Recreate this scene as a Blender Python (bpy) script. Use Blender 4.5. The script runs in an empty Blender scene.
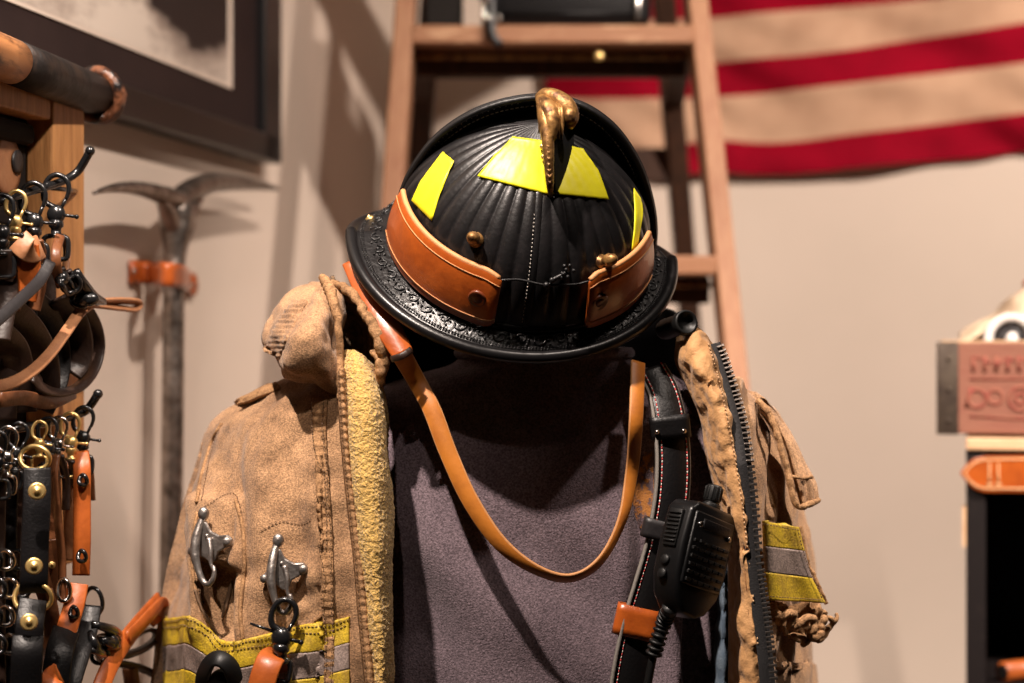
import bpy, bmesh, math, random
from mathutils import Vector, Matrix, noise
from mathutils.bvhtree import BVHTree
random.seed(7)
SC = bpy.context.scene
COL = SC.collection
V = Vector
F = 1900.0
CAM = V((0, 0, 1.5))
def P(x, y, Y):                       # photo position at a given distance
    return V(((x-512)/F*Y, Y, 1.5-(y-341.5)/F*Y))
# left wall: X = -0.818 + 0.191*Y ; room is turned so that wall runs away from the camera
WS, WX = 0.191, -0.818
EN = V((WS, 1, 0)).normalized()       # along the left wall, away from the camera
ER = V((EN.y, -EN.x, 0))              # out of the left wall, into the room
def PL(x, y, off=0.0):                # photo position on a plane 'off' in front of the left wall
    u = (x-512)/F
    X0 = WX + off/ER.x
    Y = X0/(u-WS)
    return P(x, y, Y)
# ------------------------------------------------------------------ materials
def M(name, col, rough=.5, metal=0., var=None, bump=None, bump2=None, coat=0., sheen=0., spec=.5, stretch=None, trans=0, speck=None):
    m = bpy.data.materials.new(name); m.use_nodes = True
    nt = m.node_tree; N = nt.nodes; L = nt.links
    b = N['Principled BSDF']
    b.inputs['Base Color'].default_value = (*col, 1)
    b.inputs['Roughness'].default_value = rough
    b.inputs['Metallic'].default_value = metal
    b.inputs['Specular IOR Level'].default_value = spec
    if coat: b.inputs['Coat Weight'].default_value = coat; b.inputs['Coat Roughness'].default_value = .25
    if sheen: b.inputs['Sheen Weight'].default_value = sheen
    if trans: b.inputs['Transmission Weight'].default_value = trans
    tc = N.new('ShaderNodeTexCoord'); src = tc.outputs['Object']
    if stretch:
        mp = N.new('ShaderNodeMapping'); mp.inputs['Scale'].default_value = stretch
        L.new(src, mp.inputs['Vector']); src = mp.outputs['Vector']
    if var:                            # (scale, other colour, lo, hi)
        n = N.new('ShaderNodeTexNoise'); n.inputs['Scale'].default_value = var[0]
        n.inputs['Detail'].default_value = 8; n.inputs['Roughness'].default_value = .65
        L.new(src, n.inputs['Vector'])
        r = N.new('ShaderNodeValToRGB')
        r.color_ramp.elements[0].position = var[2]; r.color_ramp.elements[1].position = var[3]
        r.color_ramp.elements[0].color = (*col, 1); r.color_ramp.elements[1].color = (*var[1], 1)
        L.new(n.outputs['Fac'], r.inputs['Fac']); L.new(r.outputs['Color'], b.inputs['Base Color'])
    if speck:                          # (scale, darkest, brightest) fine thread-to-thread variation
        n = N.new('ShaderNodeTexNoise'); n.inputs['Scale'].default_value = speck[0]; n.inputs['Detail'].default_value = 3
        L.new(src, n.inputs['Vector'])
        mr = N.new('ShaderNodeMapRange'); mr.inputs['From Min'].default_value = .36; mr.inputs['From Max'].default_value = .64
        mr.inputs['To Min'].default_value = speck[1]; mr.inputs['To Max'].default_value = speck[2]
        L.new(n.outputs['Fac'], mr.inputs['Value'])
        vm = N.new('ShaderNodeVectorMath'); vm.operation = 'SCALE'
        if b.inputs['Base Color'].is_linked: L.new(b.inputs['Base Color'].links[0].from_socket, vm.inputs[0])
        else: vm.inputs[0].default_value = col
        L.new(mr.outputs['Result'], vm.inputs['Scale']); L.new(vm.outputs['Vector'], b.inputs['Base Color'])
    prev = None
    for bp in (bump, bump2):
        if not bp: continue            # (scale, strength, distance, kind)
        if len(bp) > 3 and bp[3] == 'vor':
            n = N.new('ShaderNodeTexVoronoi'); out = n.outputs['Distance']
        elif len(bp) > 3 and bp[3] == 'wave':
            n = N.new('ShaderNodeTexWave'); out = n.outputs['Fac']; n.inputs['Distortion'].default_value = 1.5
        else:
            n = N.new('ShaderNodeTexNoise'); out = n.outputs['Fac']; n.inputs['Detail'].default_value = 4
        n.inputs['Scale'].default_value = bp[0]; L.new(src, n.inputs['Vector'])
        bu = N.new('ShaderNodeBump'); bu.inputs['Strength'].default_value = bp[1]; bu.inputs['Distance'].default_value = bp[2]
        L.new(out, bu.inputs['Height'])
        if prev: L.new(prev.outputs['Normal'], bu.inputs['Normal'])
        prev = bu
    if prev: L.new(prev.outputs['Normal'], b.inputs['Normal'])
    return m
WALL = M('wall_paint', (.66, .55, .465), .85, bump=(180, .25, .001), var=(3, (.62, .52, .435), .35, .7))
CEIL = M('ceiling_paint', (.10, .09, .08), .9)
DARKW = M('charcoal_wall_paint', (.10, .08, .07), .85, bump=(180, .25, .001))
FLOOR = M('floor_wood', (.08, .045, .025), .5, var=(4, (.13, .07, .04), .4, .6), stretch=(1, 8, 1))
CANVAS = M('tan_canvas', (.36, .208, .107), .85, var=(30, (.19, .105, .054), .42, .66), bump=(900, .8, .0010), bump2=(70, .4, .003), speck=(720, .66, 1.42), sheen=.15, spec=.25)
CANVAS2 = M('canvas_seam', (.35, .195, .092), .85, var=(170, (.16, .085, .04), .46, .68), speck=(850, .72, 1.28), bump=(900, .8, .001), bump2=(110, .6, .004, ), spec=.25)
CANVASD = M('worn_canvas_edge', (.24, .15, .08), .9, var=(140, (.07, .045, .025), .42, .64), bump=(300, 1, .003))
LINING = M('orange_tan_quilting', (.56, .30, .12), .72, var=(40, (.36, .18, .065), .42, .74), bump=(70, .7, .006), bump2=(500, .35, .001), sheen=.1)
FLEECE = M('yellow_fleece', (.64, .41, .12), .95, var=(260, (.50, .30, .08), .42, .66), bump=(620, 1, .003), bump2=(200, .6, .004), sheen=.3, spec=.15, speck=(520, .72, 1.25))
YTRIM = M('fluorescent_yellow_trim', (.54, .37, .018), .6, var=(60, (.28, .17, .03), .44, .74), bump=(800, .5, .001), speck=(600, .75, 1.25))
GTRIM = M('grey_reflective_trim', (.25, .19, .165), .5, var=(60, (.16, .12, .10), .45, .75), bump=(800, .5, .001), speck=(600, .7, 1.3))
THREAD = M('brown_thread', (.15, .085, .045), .8)
THREADT = M('tan_thread', (.48, .30, .16), .8)
SHIRT = M('purple_grey_shirt', (.175, .130, .148), .95, var=(25, (.125, .092, .108), .35, .7), bump=(700, .8, .0012), sheen=.2, spec=.2, speck=(600, .62, 1.5))
PRINT = M('faded_orange_print', (.42, .17, .04), .9, var=(170, (.13, .09, .10), .46, .54), bump=(650, .8, .001))
BLACKFORM = M('black_form_cloth', (.006, .006, .007), .9, spec=.1)
HELM = M('black_crown_leather', (.007, .0065, .007), .37, var=(90, (.014, .012, .013), .45, .75), bump=(320, .3, .0008), spec=.45)
BRIM = M('black_brim_leather', (.006, .0055, .006), .32, bump=(260, .25, .0006), spec=.42)
TOOLED = M('tooled_black_leather', (.008, .0075, .008), .33, bump=(230, .6, .0014), spec=.5)
SHIELD = M('black_shield_leather', (.006, .0055, .006), .45, bump=(300, .5, .001), spec=.4)
BAND = M('orange_brown_leather', (.42, .088, .011), .34, var=(45, (.25, .045, .007), .42, .75), bump=(140, .25, .0015), coat=.35)
BANDE = M('pale_leather_edge', (.52, .24, .09), .6, bump=(300, .3, .001))
STRAPO = M('tan_orange_strap_leather', (.52, .175, .020), .5, var=(40, (.33, .10, .015), .42, .75), bump=(220, .2, .001))
YSTICK = M('yellow_reflective_sticker', (.82, .76, .015), .42, var=(20, (.70, .62, .012), .45, .8), bump=(35, .25, .003))
BRASS = M('aged_brass', (.36, .19, .06), .46, metal=.6, var=(110, (.07, .03, .012), .42, .62), bump=(150, .5, .002))
BRASSB = M('bright_brass', (.80, .56, .22), .34, metal=.8)
STEEL = M('worn_cast_steel', (.40, .365, .34), .38, metal=.85, var=(130, (.15, .12, .105), .46, .72), bump=(260, .5, .0012))
IRON = M('forged_iron', (.33, .285, .255), .30, metal=.9, var=(55, (.10, .08, .065), .42, .68), bump=(80, .5, .003))
NICKEL = M('nickel', (.6, .56, .52), .2, metal=1)
BLACKM = M('black_lacquered_metal', (.012, .012, .013), .2, metal=.3, coat=.6)
BLEATH = M('black_leather', (.005, .0045, .005), .40, bump=(420, .4, .0008), spec=.32)
BEDGE = M('grey_cut_leather_edge', (.20, .18, .16), .7, bump=(400, .4, .001))
PLASTIC = M('black_radio_plastic', (.005, .005, .0055), .33, bump=(900, .2, .0004), spec=.4)
RUBBER = M('black_rubber', (.006, .006, .006), .45, spec=.35)
REDT = M('red_thread', (.50, .05, .05), .7)
WHITET = M('white_thread', (.6, .55, .5), .7)
ZTAPE = M('charcoal_zipper_tape', (.014, .013, .014), .85, bump=(700, .6, .001))
ZTOOTH = M('gunmetal_zipper_teeth', (.20, .17, .15), .30, metal=.9)
LWOOD = M('ladder_wood', (.30, .145, .07), .6, var=(14, (.24, .10, .045), .4, .65), bump=(60, .4, .002), stretch=(6, 6, .6))
RWOOD = M('rack_pine', (.50, .24, .085), .55, var=(22, (.30, .125, .04), .4, .68), bump=(50, .3, .002), stretch=(5, 5, .6))
TREADW = M('tread_wood', (.25, .11, .05), .6, var=(14, (.6, .38, .22), .55, .8), bump=(60, .4, .002), stretch=(.8, 6, 6))
DWOOD = M('dark_walnut', (.045, .018, .009), .6, spec=.25, var=(18, (.02, .009, .005), .4, .65), stretch=(6, 6, .6))
BATW = M('two_tone_bat_wood', (.42, .18, .065), .45, var=(22, (.07, .028, .012), .44, .6), stretch=(3, .5, 3))
CHAR = M('charred_black_wood', (.008, .006, .0055), .5, spec=.3, var=(40, (.03, .017, .011), .5, .75), bump=(60, .5, .003))
KNOT = M('wrapped_brown_leather', (.16, .06, .028), .35, var=(60, (.008, .006, .006), .42, .58), bump=(120, .8, .004))
FRAMEB = M('black_frame_lacquer', (.006, .0055, .006), .35)
MAT_B = M('dark_mat_board', (.018, .011, .011), .6, spec=.2, var=(5, (.034, .020, .019), .3, .7))
PAPER = M('cream_print_paper', (.78, .66, .56), .7)
RED = M('crimson_flag_cloth', (.27, .0012, .014), .9, var=(10, (.19, .001, .010), .4, .7), bump=(90, .3, .003), spec=.1)
CREAM = M('aged_cream_flag_cloth', (.54, .34, .225), .9, var=(9, (.42, .25, .16), .4, .7), bump=(90, .3, .003), spec=.1)
NAVY = M('navy_paint', (.012, .016, .030), .4)
CRATEW = M('reddish_crate_wood', (.25, .10, .062), .7, var=(16, (.24, .085, .055), .4, .7), bump=(50, .4, .002), stretch=(.7, 5, 6))
CRATEP = M('faded_red_stencil', (.27, .055, .04), .8, var=(90, (.31, .115, .07), .42, .60))
CRATEM = M('dull_crate_metal', (.10, .075, .055), .5, metal=.5, var=(50, (.05, .035, .028), .4, .7))
PALEW = M('pale_pine', (.70, .46, .27), .6, var=(14, (.58, .34, .18), .4, .7), stretch=(.7, 5, 6))
CABB = M('black_cabinet_paint', (.009, .006, .006), .6, spec=.25, var=(80, (.018, .012, .011), .55, .75))
CREAMCLOTH = M('cream_cloth', (.78, .60, .42), .9, bump=(60, .5, .004))
WHITEC = M('white_ceramic', (.78, .74, .70), .25, coat=.4)
DARKI = M('dark_inside', (.008, .006, .005), .8, spec=.2)
GILT = M('pale_embossed_line', (.80, .50, .25), .6)
BROWNL = M('brown_leather', (.16, .058, .022), .4, var=(60, (.08, .028, .012), .4, .7), bump=(200, .3, .0015))
TANL = M('light_brown_leather', (.34, .155, .07), .5, var=(60, (.24, .10, .045), .4, .7), bump=(200, .3, .0015))
DBROWN = M('dark_brown_leather', (.022, .010, .006), .45, bump=(200, .3, .0015))
GREYL = M('slate_leather', (.016, .014, .015), .45, bump=(200, .4, .001))
ORANGEL = M('bright_orange_leather', (.42, .098, .016), .42, var=(60, (.28, .06, .010), .42, .75), bump=(200, .3, .001), coat=.1)
DENIM = M('blue_denim', (.08, .115, .16), .9, var=(90, (.15, .19, .23), .45, .7), bump=(500, .6, .001))
LAMPM = M('lamp_black', (.02, .02, .02), .5)
def emit(name, col, s):
    m = bpy.data.materials.new(name); m.use_nodes = True
    b = m.node_tree.nodes['Principled BSDF']
    b.inputs['Emission Color'].default_value = (*col, 1); b.inputs['Emission Strength'].default_value = s
    return m
GLOW = emit('lamp_glow', (1, .82, .62), 8)
# ------------------------------------------------------------------ object helpers
WM = {}
def tag(o, label, cat, group=None, kind=None):
    if label: o['label'] = label
    if cat: o['category'] = cat
    if group: o['group'] = group
    if kind: o['kind'] = kind
    return o
def thing(name, label, cat, loc, group=None):
    o = bpy.data.objects.new(name, None); COL.objects.link(o)
    o.location = loc; o.empty_display_size = .02
    WM[o.name] = Matrix.Translation(loc)
    return tag(o, label, cat, group)
def obj(name, bm, mats, parent=None, smooth=True, label=None, cat=None, group=None, bevel=0, solid=0, solid_off=-1, subsurf=0, xf=None):
    me = bpy.data.meshes.new(name)
    if xf is not None: bmesh.ops.transform(bm, matrix=xf, verts=bm.verts)
    if not bm.verts: print('EMPTY', name)
    if parent is not None:
        base = WM[parent.name]
    else:
        xs = [v.co for v in bm.verts]
        base = Matrix.Translation(V(((min(c.x for c in xs)+max(c.x for c in xs))/2, (min(c.y for c in xs)+max(c.y for c in xs))/2, min(c.z for c in xs))))
    bmesh.ops.transform(bm, matrix=base.inverted(), verts=bm.verts)
    for f in bm.faces: f.smooth = smooth
    bm.to_mesh(me); bm.free()
    o = bpy.data.objects.new(name, me); COL.objects.link(o)
    for m in (mats if isinstance(mats, (list, tuple)) else [mats]): me.materials.append(m)
    if parent is not None:
        o.parent = parent; WM[o.name] = base.copy()
    else:
        o.matrix_world = base; WM[o.name] = base.copy()
    if solid:
        s = o.modifiers.new('thick', 'SOLIDIFY'); s.thickness = solid; s.offset = solid_off
    if bevel:
        b = o.modifiers.new('bevel', 'BEVEL'); b.width = bevel; b.segments = 2; b.limit_method = 'ANGLE'; b.angle_limit = .6
    if subsurf:
        s = o.modifiers.new('sub', 'SUBSURF'); s.levels = subsurf; s.render_levels = subsurf
    return tag(o, label, cat, group)
def struct(name, bm, m, **k):
    o = obj(name, bm, m, smooth=False, **k); o['kind'] = 'structure'; return o
NB = bmesh.new
# ------------------------------------------------------------------ shape helpers
def cr(p, t):                          # catmull-rom through list p, t in 0..1
    n = len(p)-1
    f = min(max(t*n, 0), n-1e-7); i = int(f); u = f-i
    g = lambda k: p[min(max(k, 0), n)]
    a, b, c, d = g(i-1), g(i), g(i+1), g(i+2)
    if i == 0: a = b*2-c if not isinstance(b, (int, float)) else 2*b-c
    if i+1 == n: d = c*2-b if not isinstance(b, (int, float)) else 2*c-b
    return ((b*2)+(c-a)*u+(a*2-b*5+c*4-d)*u*u+(b*3-a-c*3+d)*u*u*u)*.5
def path(p, n=40):                     # resampled smooth path, near even spacing
    p = [V(q) for q in p]
    raw = [cr(p, i/(n*3)) for i in range(n*3+1)]
    L = [0]
    for a, b in zip(raw, raw[1:]): L.append(L[-1]+(b-a).length)
    out = []; j = 0
    for i in range(n+1):
        s = L[-1]*i/n
        while j < len(L)-2 and L[j+1] < s: j += 1
        d = L[j+1]-L[j]
        out.append(raw[j].lerp(raw[j+1], (s-L[j])/d if d > 0 else 0))
    return out
def lerpl(lst, t):
    if isinstance(lst, (int, float)): return lst
    return cr([float(x) for x in lst], t)
def tube(bm, pts, r, seg=8, closed=False, flat=1., fdir=V((0, -1, 0)), mi=0):
    n = len(pts); rings = []
    prev = None
    for i, p in enumerate(pts):
        a = pts[(i-1) % n] if (closed or i > 0) else p
        b = pts[(i+1) % n] if (closed or i < n-1) else p
        T = (b-a).normalized()
        if T.length == 0: T = V((0, 0, 1))
        s = T.cross(fdir)
        if s.length < .15: s = T.cross(V((1, .2, .3))) if prev is None else prev-T*prev.dot(T)
        s.normalize()
        if prev is not None and s.dot(prev) < 0: s = -s
        prev = s
        nn = s.cross(T).normalized()
        rr = lerpl(r, i/max(n-1, 1))
        rings.append([bm.verts.new(p+s*math.cos(2*math.pi*k/seg)*rr+nn*math.sin(2*math.pi*k/seg)*rr*flat) for k in range(seg)])
    m = n if closed else n-1
    for i in range(m):
        A, B = rings[i], rings[(i+1) % n]
        for k in range(seg):
            f = bm.faces.new((A[k], A[(k+1) % seg], B[(k+1) % seg], B[k])); f.material_index = mi
    if not closed:
        for R in (rings[0], rings[-1]):
            f = bm.faces.new(R if R is rings[-1] else R[::-1]); f.material_index = mi
    return bm
def ribbon(bm, pts, w, t, fdir=V((0, -1, 0)), twist=0., edge_mi=0, mi=0, fdirs=None):
    rings = []; n = len(pts); prev = None
    for i, p in enumerate(pts):
        T = (pts[min(i+1, n-1)]-pts[max(i-1, 0)]).normalized()
        fd = fdirs[i] if fdirs else fdir
        s = T.cross(fd)
        if s.length < .1 and prev is not None: s = prev.copy()
        s.normalize()
        if prev is not None and s.dot(prev) < 0: s = -s
        prev = s.copy()
        tw = lerpl(twist, i/(n-1))
        if tw: s = Matrix.Rotation(tw, 3, T) @ s
        nn = s.cross(T).normalized()
        ww = lerpl(w, i/(n-1))/2; h = t/2; c = min(h*.6, ww*.3)
        prof = [(-ww, -h+c), (-ww+c, -h), (ww-c, -h), (ww, -h+c), (ww, h-c), (ww-c, h), (-ww+c, h), (-ww, h-c)]
        rings.append([bm.verts.new(p+s*a+nn*b) for a, b in prof])
    for A, B in zip(rings, rings[1:]):
        for k in range(8):
            f = bm.faces.new((A[k], A[(k+1) % 8], B[(k+1) % 8], B[k]))
            f.material_index = edge_mi if k in (0, 2, 3, 4, 6, 7) else mi
    bm.faces.new(rings[0][::-1]); bm.faces.new(rings[-1])
    return bm
def box(bm, c, size, rot=None, mi=0):
    m = Matrix.Translation(V(c)) @ (rot.to_4x4() if rot is not None else Matrix()) @ Matrix.Diagonal((*size, 1))
    r = bmesh.ops.create_cube(bm, size=1, matrix=m)
    for v in r['verts']:
        for f in v.link_faces: f.material_index = mi
    return bm
def frame3(x, y, z):                   # columns
    return Matrix((x, y, z)).transposed()
def beam(bm, a, b, w, d, up=V((0, -1, 0)), mi=0):      # box from a to b, w across, d deep
    T = (b-a).normalized(); s = T.cross(up).normalized(); n = s.cross(T).normalized()
    return box(bm, (a+b)/2, (w, d, (b-a).length), frame3(s, n, T), mi)
def ball(bm, c, r, sc=(1, 1, 1), rot=None, u=14, v=10):
    m = Matrix.Translation(V(c)) @ (rot.to_4x4() if rot is not None else Matrix()) @ Matrix.Diagonal((*sc, 1))
    bmesh.ops.create_uvsphere(bm, u_segments=u, v_segments=v, radius=r, matrix=m); return bm
def zto(n):
    return V((0, 0, 1)).rotation_difference(V(n).normalized()).to_matrix()
def lathe(bm, c, axis, prof, seg=24, mi=0):            # prof: (radius, height)
    R = zto(axis); rings = []
    for r, h in prof:
        rings.append([bm.verts.new(V(c)+R @ V((r*math.cos(2*math.pi*k/seg), r*math.sin(2*math.pi*k/seg), h))) for k in range(seg)])
    for A, B in zip(rings, rings[1:]):
        for k in range(seg):
            f = bm.faces.new((A[k], A[(k+1) % seg], B[(k+1) % seg], B[k])); f.material_index = mi
    for R_, rv in ((rings[0], True), (rings[-1], False)):
        try: bm.faces.new(R_[::-1] if rv else R_)
        except ValueError: pass
    return bm
def prism(bm, pts, depth, mi=0):       # pts: 3D planar outline, extruded by vector depth
    a = [bm.verts.new(p) for p in pts]; b = [bm.verts.new(p+depth) for p in pts]
    bm.faces.new(a[::-1]).material_index = mi; bm.faces.new(b).material_index = mi
    n = len(a)
    for i in range(n): bm.faces.new((a[i], a[(i+1) % n], b[(i+1) % n], b[i])).material_index = mi
    bmesh.ops.recalc_face_normals(bm, faces=bm.faces)
    return bm
def gridmesh(bm, G, close_u=False, mi=None):
    vs = [[bm.verts.new(p) for p in row] for row in G]
    for j in range(len(vs)-1):
        A, B = vs[j], vs[j+1]; n = len(A)
        for i in range(n if close_u else n-1):
            f = bm.faces.new((A[i], A[(i+1) % n], B[(i+1) % n], B[i]))
            if mi: f.material_index = mi(j/(len(vs)-1), i/n)
    return vs
def facecam(bm):
    s = 0
    bm.normal_update()
    ymax = max(v.co.y for v in bm.verts); ymin = min(v.co.y for v in bm.verts); yc = ymin+(ymax-ymin)*(.35 if ymax-ymin > .25 and ymin < 1.6 else 1.1)
    for f in bm.faces:
        c = f.calc_center_median()
        if c.y < yc: s += f.normal.dot(CAM-c)*f.calc_area()
    if s < 0: bmesh.ops.reverse_faces(bm, faces=bm.faces)
    bm.normal_update()
def surface(rows, nu=60, nv=60, amp=0., scale=20., fn=None, amp2=0., scale2=60.):
    rows = [[V(p) for p in r] for r in rows]
    cols = [[cr(r, i/nu) for r in rows] for i in range(nu+1)]
    G = [[cr(cols[i], j/nv) for i in range(nu+1)] for j in range(nv+1)]
    bm = NB(); vs = gridmesh(bm, G); facecam(bm)
    if amp or fn or amp2:
        mv = []
        for j, row in enumerate(vs):
            for i, v in enumerate(row):
                d = 0
                if amp: d += amp*noise.noise(v.co*scale)
                if amp2: d += amp2*noise.turbulence(v.co*scale2, 3, False)-amp2*.5
                if fn: d += fn(i/nu, j/nv, v.co)
                mv.append((v, v.normal*d))
        for v, d in mv: v.co += d
        bm.normal_update()
    return bm
def rows(data):                        # data: [(px,py,Y)...] rows
    return [[P(*q) for q in r] for r in data]
def bvh_of(bm): return BVHTree.FromBMesh(bm)
def hit(trees, x, y, lift=0., default=None):
    d = P(x, y, 1)-CAM; d.normalize(); best = None
    for t in (trees if isinstance(trees, (list, tuple)) else [trees]):
        loc, nor, idx, dist = t.ray_cast(CAM, d)
        if loc is not None and (best is None or dist < best[2]):
            if nor.dot(d) > 0: nor = -nor
            best = (loc, nor, dist)
    if best is None:
        if default is None: return None
        return P(x, y, default), V((0, -1, 0))
    return best[0]+best[1]*lift, best[1]
def poly2(p, n):                       # smooth 2D polyline in the photo frame
    q = [V((a, b, 0)) for a, b in p]
    return [cr(q, i/n) for i in range(n+1)]
def strip_on(trees, left, right, lift=.001, nu=8, nv=50, default=1.55, mi=None):
    A, B = poly2(left, nv), poly2(right, nv); G = []
    for a, b in zip(A, B):
        G.append([hit(trees, *a.lerp(b, i/nu).xy, lift, default)[0] for i in range(nu+1)])
    bm = NB(); gridmesh(bm, G, mi=mi); facecam(bm); return bm
def line_on(trees, pts, lift=.0, n=60, default=1.55):
    return [hit(trees, *q.xy, lift, default)[0] for q in poly2(pts, n)]
def dashes(bm, pts, step=.004, ln=.0026, r=.00045, mi=None, lift=0., side=0.):
    L = 0; acc = 0; k = 0
    nxt = 0
    for a, b in zip(pts, pts[1:]):
        d = (b-a).length
        if d == 0: continue
        T = (b-a)/d
        while nxt <= acc+d:
            p = a+T*(nxt-acc)
            s = T.cross(V((0, -1, 0))).normalized()
            q = p+s*side*(1 if k % 2 else -1)
            tube(bm, [q-T*ln/2+V((0, .0002, 0)), q-V((0, lift, 0)), q+T*ln/2+V((0, .0002, 0))], r, 5, mi=(mi(k) if mi else 0))
            nxt += step; k += 1
        acc += d
    return bm
def arcpts(c, r, a0, a1, n, ex=V((1, 0, 0)), ez=V((0, 0, 1))):
    return [V(c)+ex*(r*math.cos(math.radians(a0+(a1-a0)*i/n)))+ez*(r*math.sin(math.radians(a0+(a1-a0)*i/n))) for i in range(n+1)]
# ================================================================== ROOM
Cc = P(400, 341.5, WX/((400-512)/F-WS)); Cc.z = 0      # room corner behind the ladder
RW, RL, RH = 4.2, 6.2, 2.85
def R3(s, t, z): return Cc+ER*s+EN*t+V((0, 0, z))      # s right along back wall, t<0 towards the viewer
def slab(a, b, z0, z1, d):             # wall from a to b (floor points), thickness vector d
    bm = NB(); prism(bm, [a+V((0, 0, z0)), b+V((0, 0, z0)), b+V((0, 0, z1)), a+V((0, 0, z1))], d); return bm
struct('wall_left', slab(R3(0, -RL, 0), R3(0, 0, 0), 0, RH, -ER*.1), WALL)
struct('wall_back', slab(R3(-.1, 0, 0), R3(RW+.1, 0, 0), 0, RH, EN*.1), WALL)
struct('wall_right', slab(R3(RW, 0, 0), R3(RW, -RL, 0), 0, RH, ER*.1), DARKW)
struct('wall_front', slab(R3(-.1, -RL, 0), R3(RW+.1, -RL, 0), 0, RH, -EN*.1), DARKW)
bm = NB(); prism(bm, [R3(-.1, .1, -.1), R3(RW+.1, .1, -.1), R3(RW+.1, -RL-.1, -.1), R3(-.1, -RL-.1, -.1)], V((0, 0, .1))); struct('floor', bm, FLOOR)
bm = NB(); prism(bm, [R3(-.1, .1, RH), R3(RW+.1, .1, RH), R3(RW+.1, -RL-.1, RH), R3(-.1, -RL-.1, RH)], V((0, 0, .1))); struct('ceiling', bm, CEIL)
bm = NB(); beam(bm, R3(.008, -RL, .06), R3(.008, -.001, .06), .12, .014, up=ER); struct('baseboard_left', bm, DWOOD)
bm = NB(); beam(bm, R3(.02, -.008, .06), R3(RW, -.008, .06), .12, .014, up=EN); struct('baseboard_back', bm, DWOOD)
# ================================================================== HELMET
HC = P(521, 238, 1.6)
pit, rol = math.radians(41), math.radians(10)
Rm = Matrix.Rotation(rol, 3, 'Y') @ Matrix.Rotation(pit, 3, 'X') @ Matrix.Rotation(math.radians(8), 3, 'Z')
HM = Matrix.Translation(HC) @ Rm.to_4x4()
helm = thing('fire_helmet', 'black leather fire helmet with yellow stickers resting on the dark neck form', 'helmet', HC)
CA, CB, CH = .107, .114, .119
def crown_r(z):                        # 0..1 height -> radius factor
    prof = [1.0, 1.0, .985, .955, .90, .82, .71, .56, .34, 0.0]
    return cr(prof, z)
def crown_pt(th, z, lift=0.):          # th: 0 = front (towards camera), + = left
    r = crown_r(z)
    k = 40
    rib = -abs(math.sin(k*th/2))**.7
    rib = (rib+1)*-1.0
    amp = .0027*min(1, z*6+.15)*min(1, max(0, (1-z))*6)
    A, B = CA, CB+(.012 if math.cos(th) < 0 else 0)*abs(math.cos(th))
    x = -math.sin(th)*(A*r+lift+rib*amp); y = -math.cos(th)*(B*r+lift+rib*amp)
    return V((x, y, z*CH+lift*(1 if z > .8 else z)))
bm = NB(); NT = 460; NZ = 46
G = [[crown_pt(2*math.pi*i/NT, 1-(1-(j/NZ))**1.35 if j < NZ else 1) for i in range(NT)] for j in range(NZ)]
vs = gridmesh(bm, G, close_u=True)
top = bm.verts.new((0, 0, CH))
for i in range(NT): bm.faces.new((vs[-1][i], vs[-1][(i+1) % NT], top))
bmesh.ops.recalc_face_normals(bm, faces=bm.faces)
bmesh.ops.transform(bm, matrix=HM, verts=bm.verts)
BV_CROWN = bvh_of(bm)
obj('crown', bm, HELM, helm)
# brim
def brim_pt(th, q, lift=0.):           # q 0 inner .. 1 outer edge
    back = max(0, -math.cos(th))
    Ai, Bi = CA-.002, CB-.002+.012*back
    Ao, Bo = .1365, CB+.017
    a, b = Ai+(Ao-Ai)*q, Bi+(Bo-Bi)*q
    z = -.004-.011*q**1.3+.007*math.sin(th)**2*q*q-.058*back**.85*q+lift
    return V((-math.sin(th)*a-.0055*q, -math.cos(th)*b, z))
bm = NB(); n = 160
Gt = [[brim_pt(2*math.pi*i/n, q) for i in range(n)] for q in [k/12 for k in range(13)]]
Gb = [[brim_pt(2*math.pi*i/n, q, -.005) for i in range(n)] for q in [k/12 for k in range(12, -1, -1)]]
gridmesh(bm, Gt+Gb+[Gt[0]], close_u=True, mi=lambda v, u: 1 if .05 < v < .38 else 0)
bmesh.ops.remove_doubles(bm, verts=bm.verts, dist=1e-6); bmesh.ops.recalc_face_normals(bm, faces=bm.faces)
bmesh.ops.transform(bm, matrix=HM, verts=bm.verts)
BV_BRIM = bvh_of(bm)
brim = obj('brim', bm, [BRIM, TOOLED], helm)
bm = NB(); tube(bm, [HM @ brim_pt(2*math.pi*i/200, 1, -.002) for i in range(200)], .0052, 12, closed=True)
obj('rolled_edge', bm, BRIM, brim)
bm = NB(); tube(bm, [HM @ brim_pt(2*math.pi*i/200, 0.06, .002) for i in range(200)], .0035, 8, closed=True)
obj('crown_welt', bm, BRIM, brim)
bm = NB()                              # beaded double line and scrollwork tooled into the brim
for q in (.74, .80): dashes(bm, [HM @ brim_pt(2*math.pi*i/300, q, .0006) for i in range(301)], .0026, .0014, .0006)
for k in range(46):
    th = 2*math.pi*k/46
    c = brim_pt(th, .45, .0007); tx = (brim_pt(th+.01, .45)-brim_pt(th, .45)).normalized(); ty = (brim_pt(th, .6)-brim_pt(th, .45)).normalized()
    s = 1 if k % 2 else -1
    pts = [c+tx*(.0055*(1-t*.75)*math.cos(t*7*s))+ty*(.0052*(1-t*.75)*math.sin(t*7*s)) for t in [i/14 for i in range(15)]]
    tube(bm, [HM @ p for p in pts], [.0009, .0006], 6)
    for a in (0, 1, 2): ball(bm, HM @ (c+tx*(.009+.001*a)+ty*(.004*(a-1)*s)), .0011, u=8, v=6)
obj('scrollwork', bm, TOOLED, brim)
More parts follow.
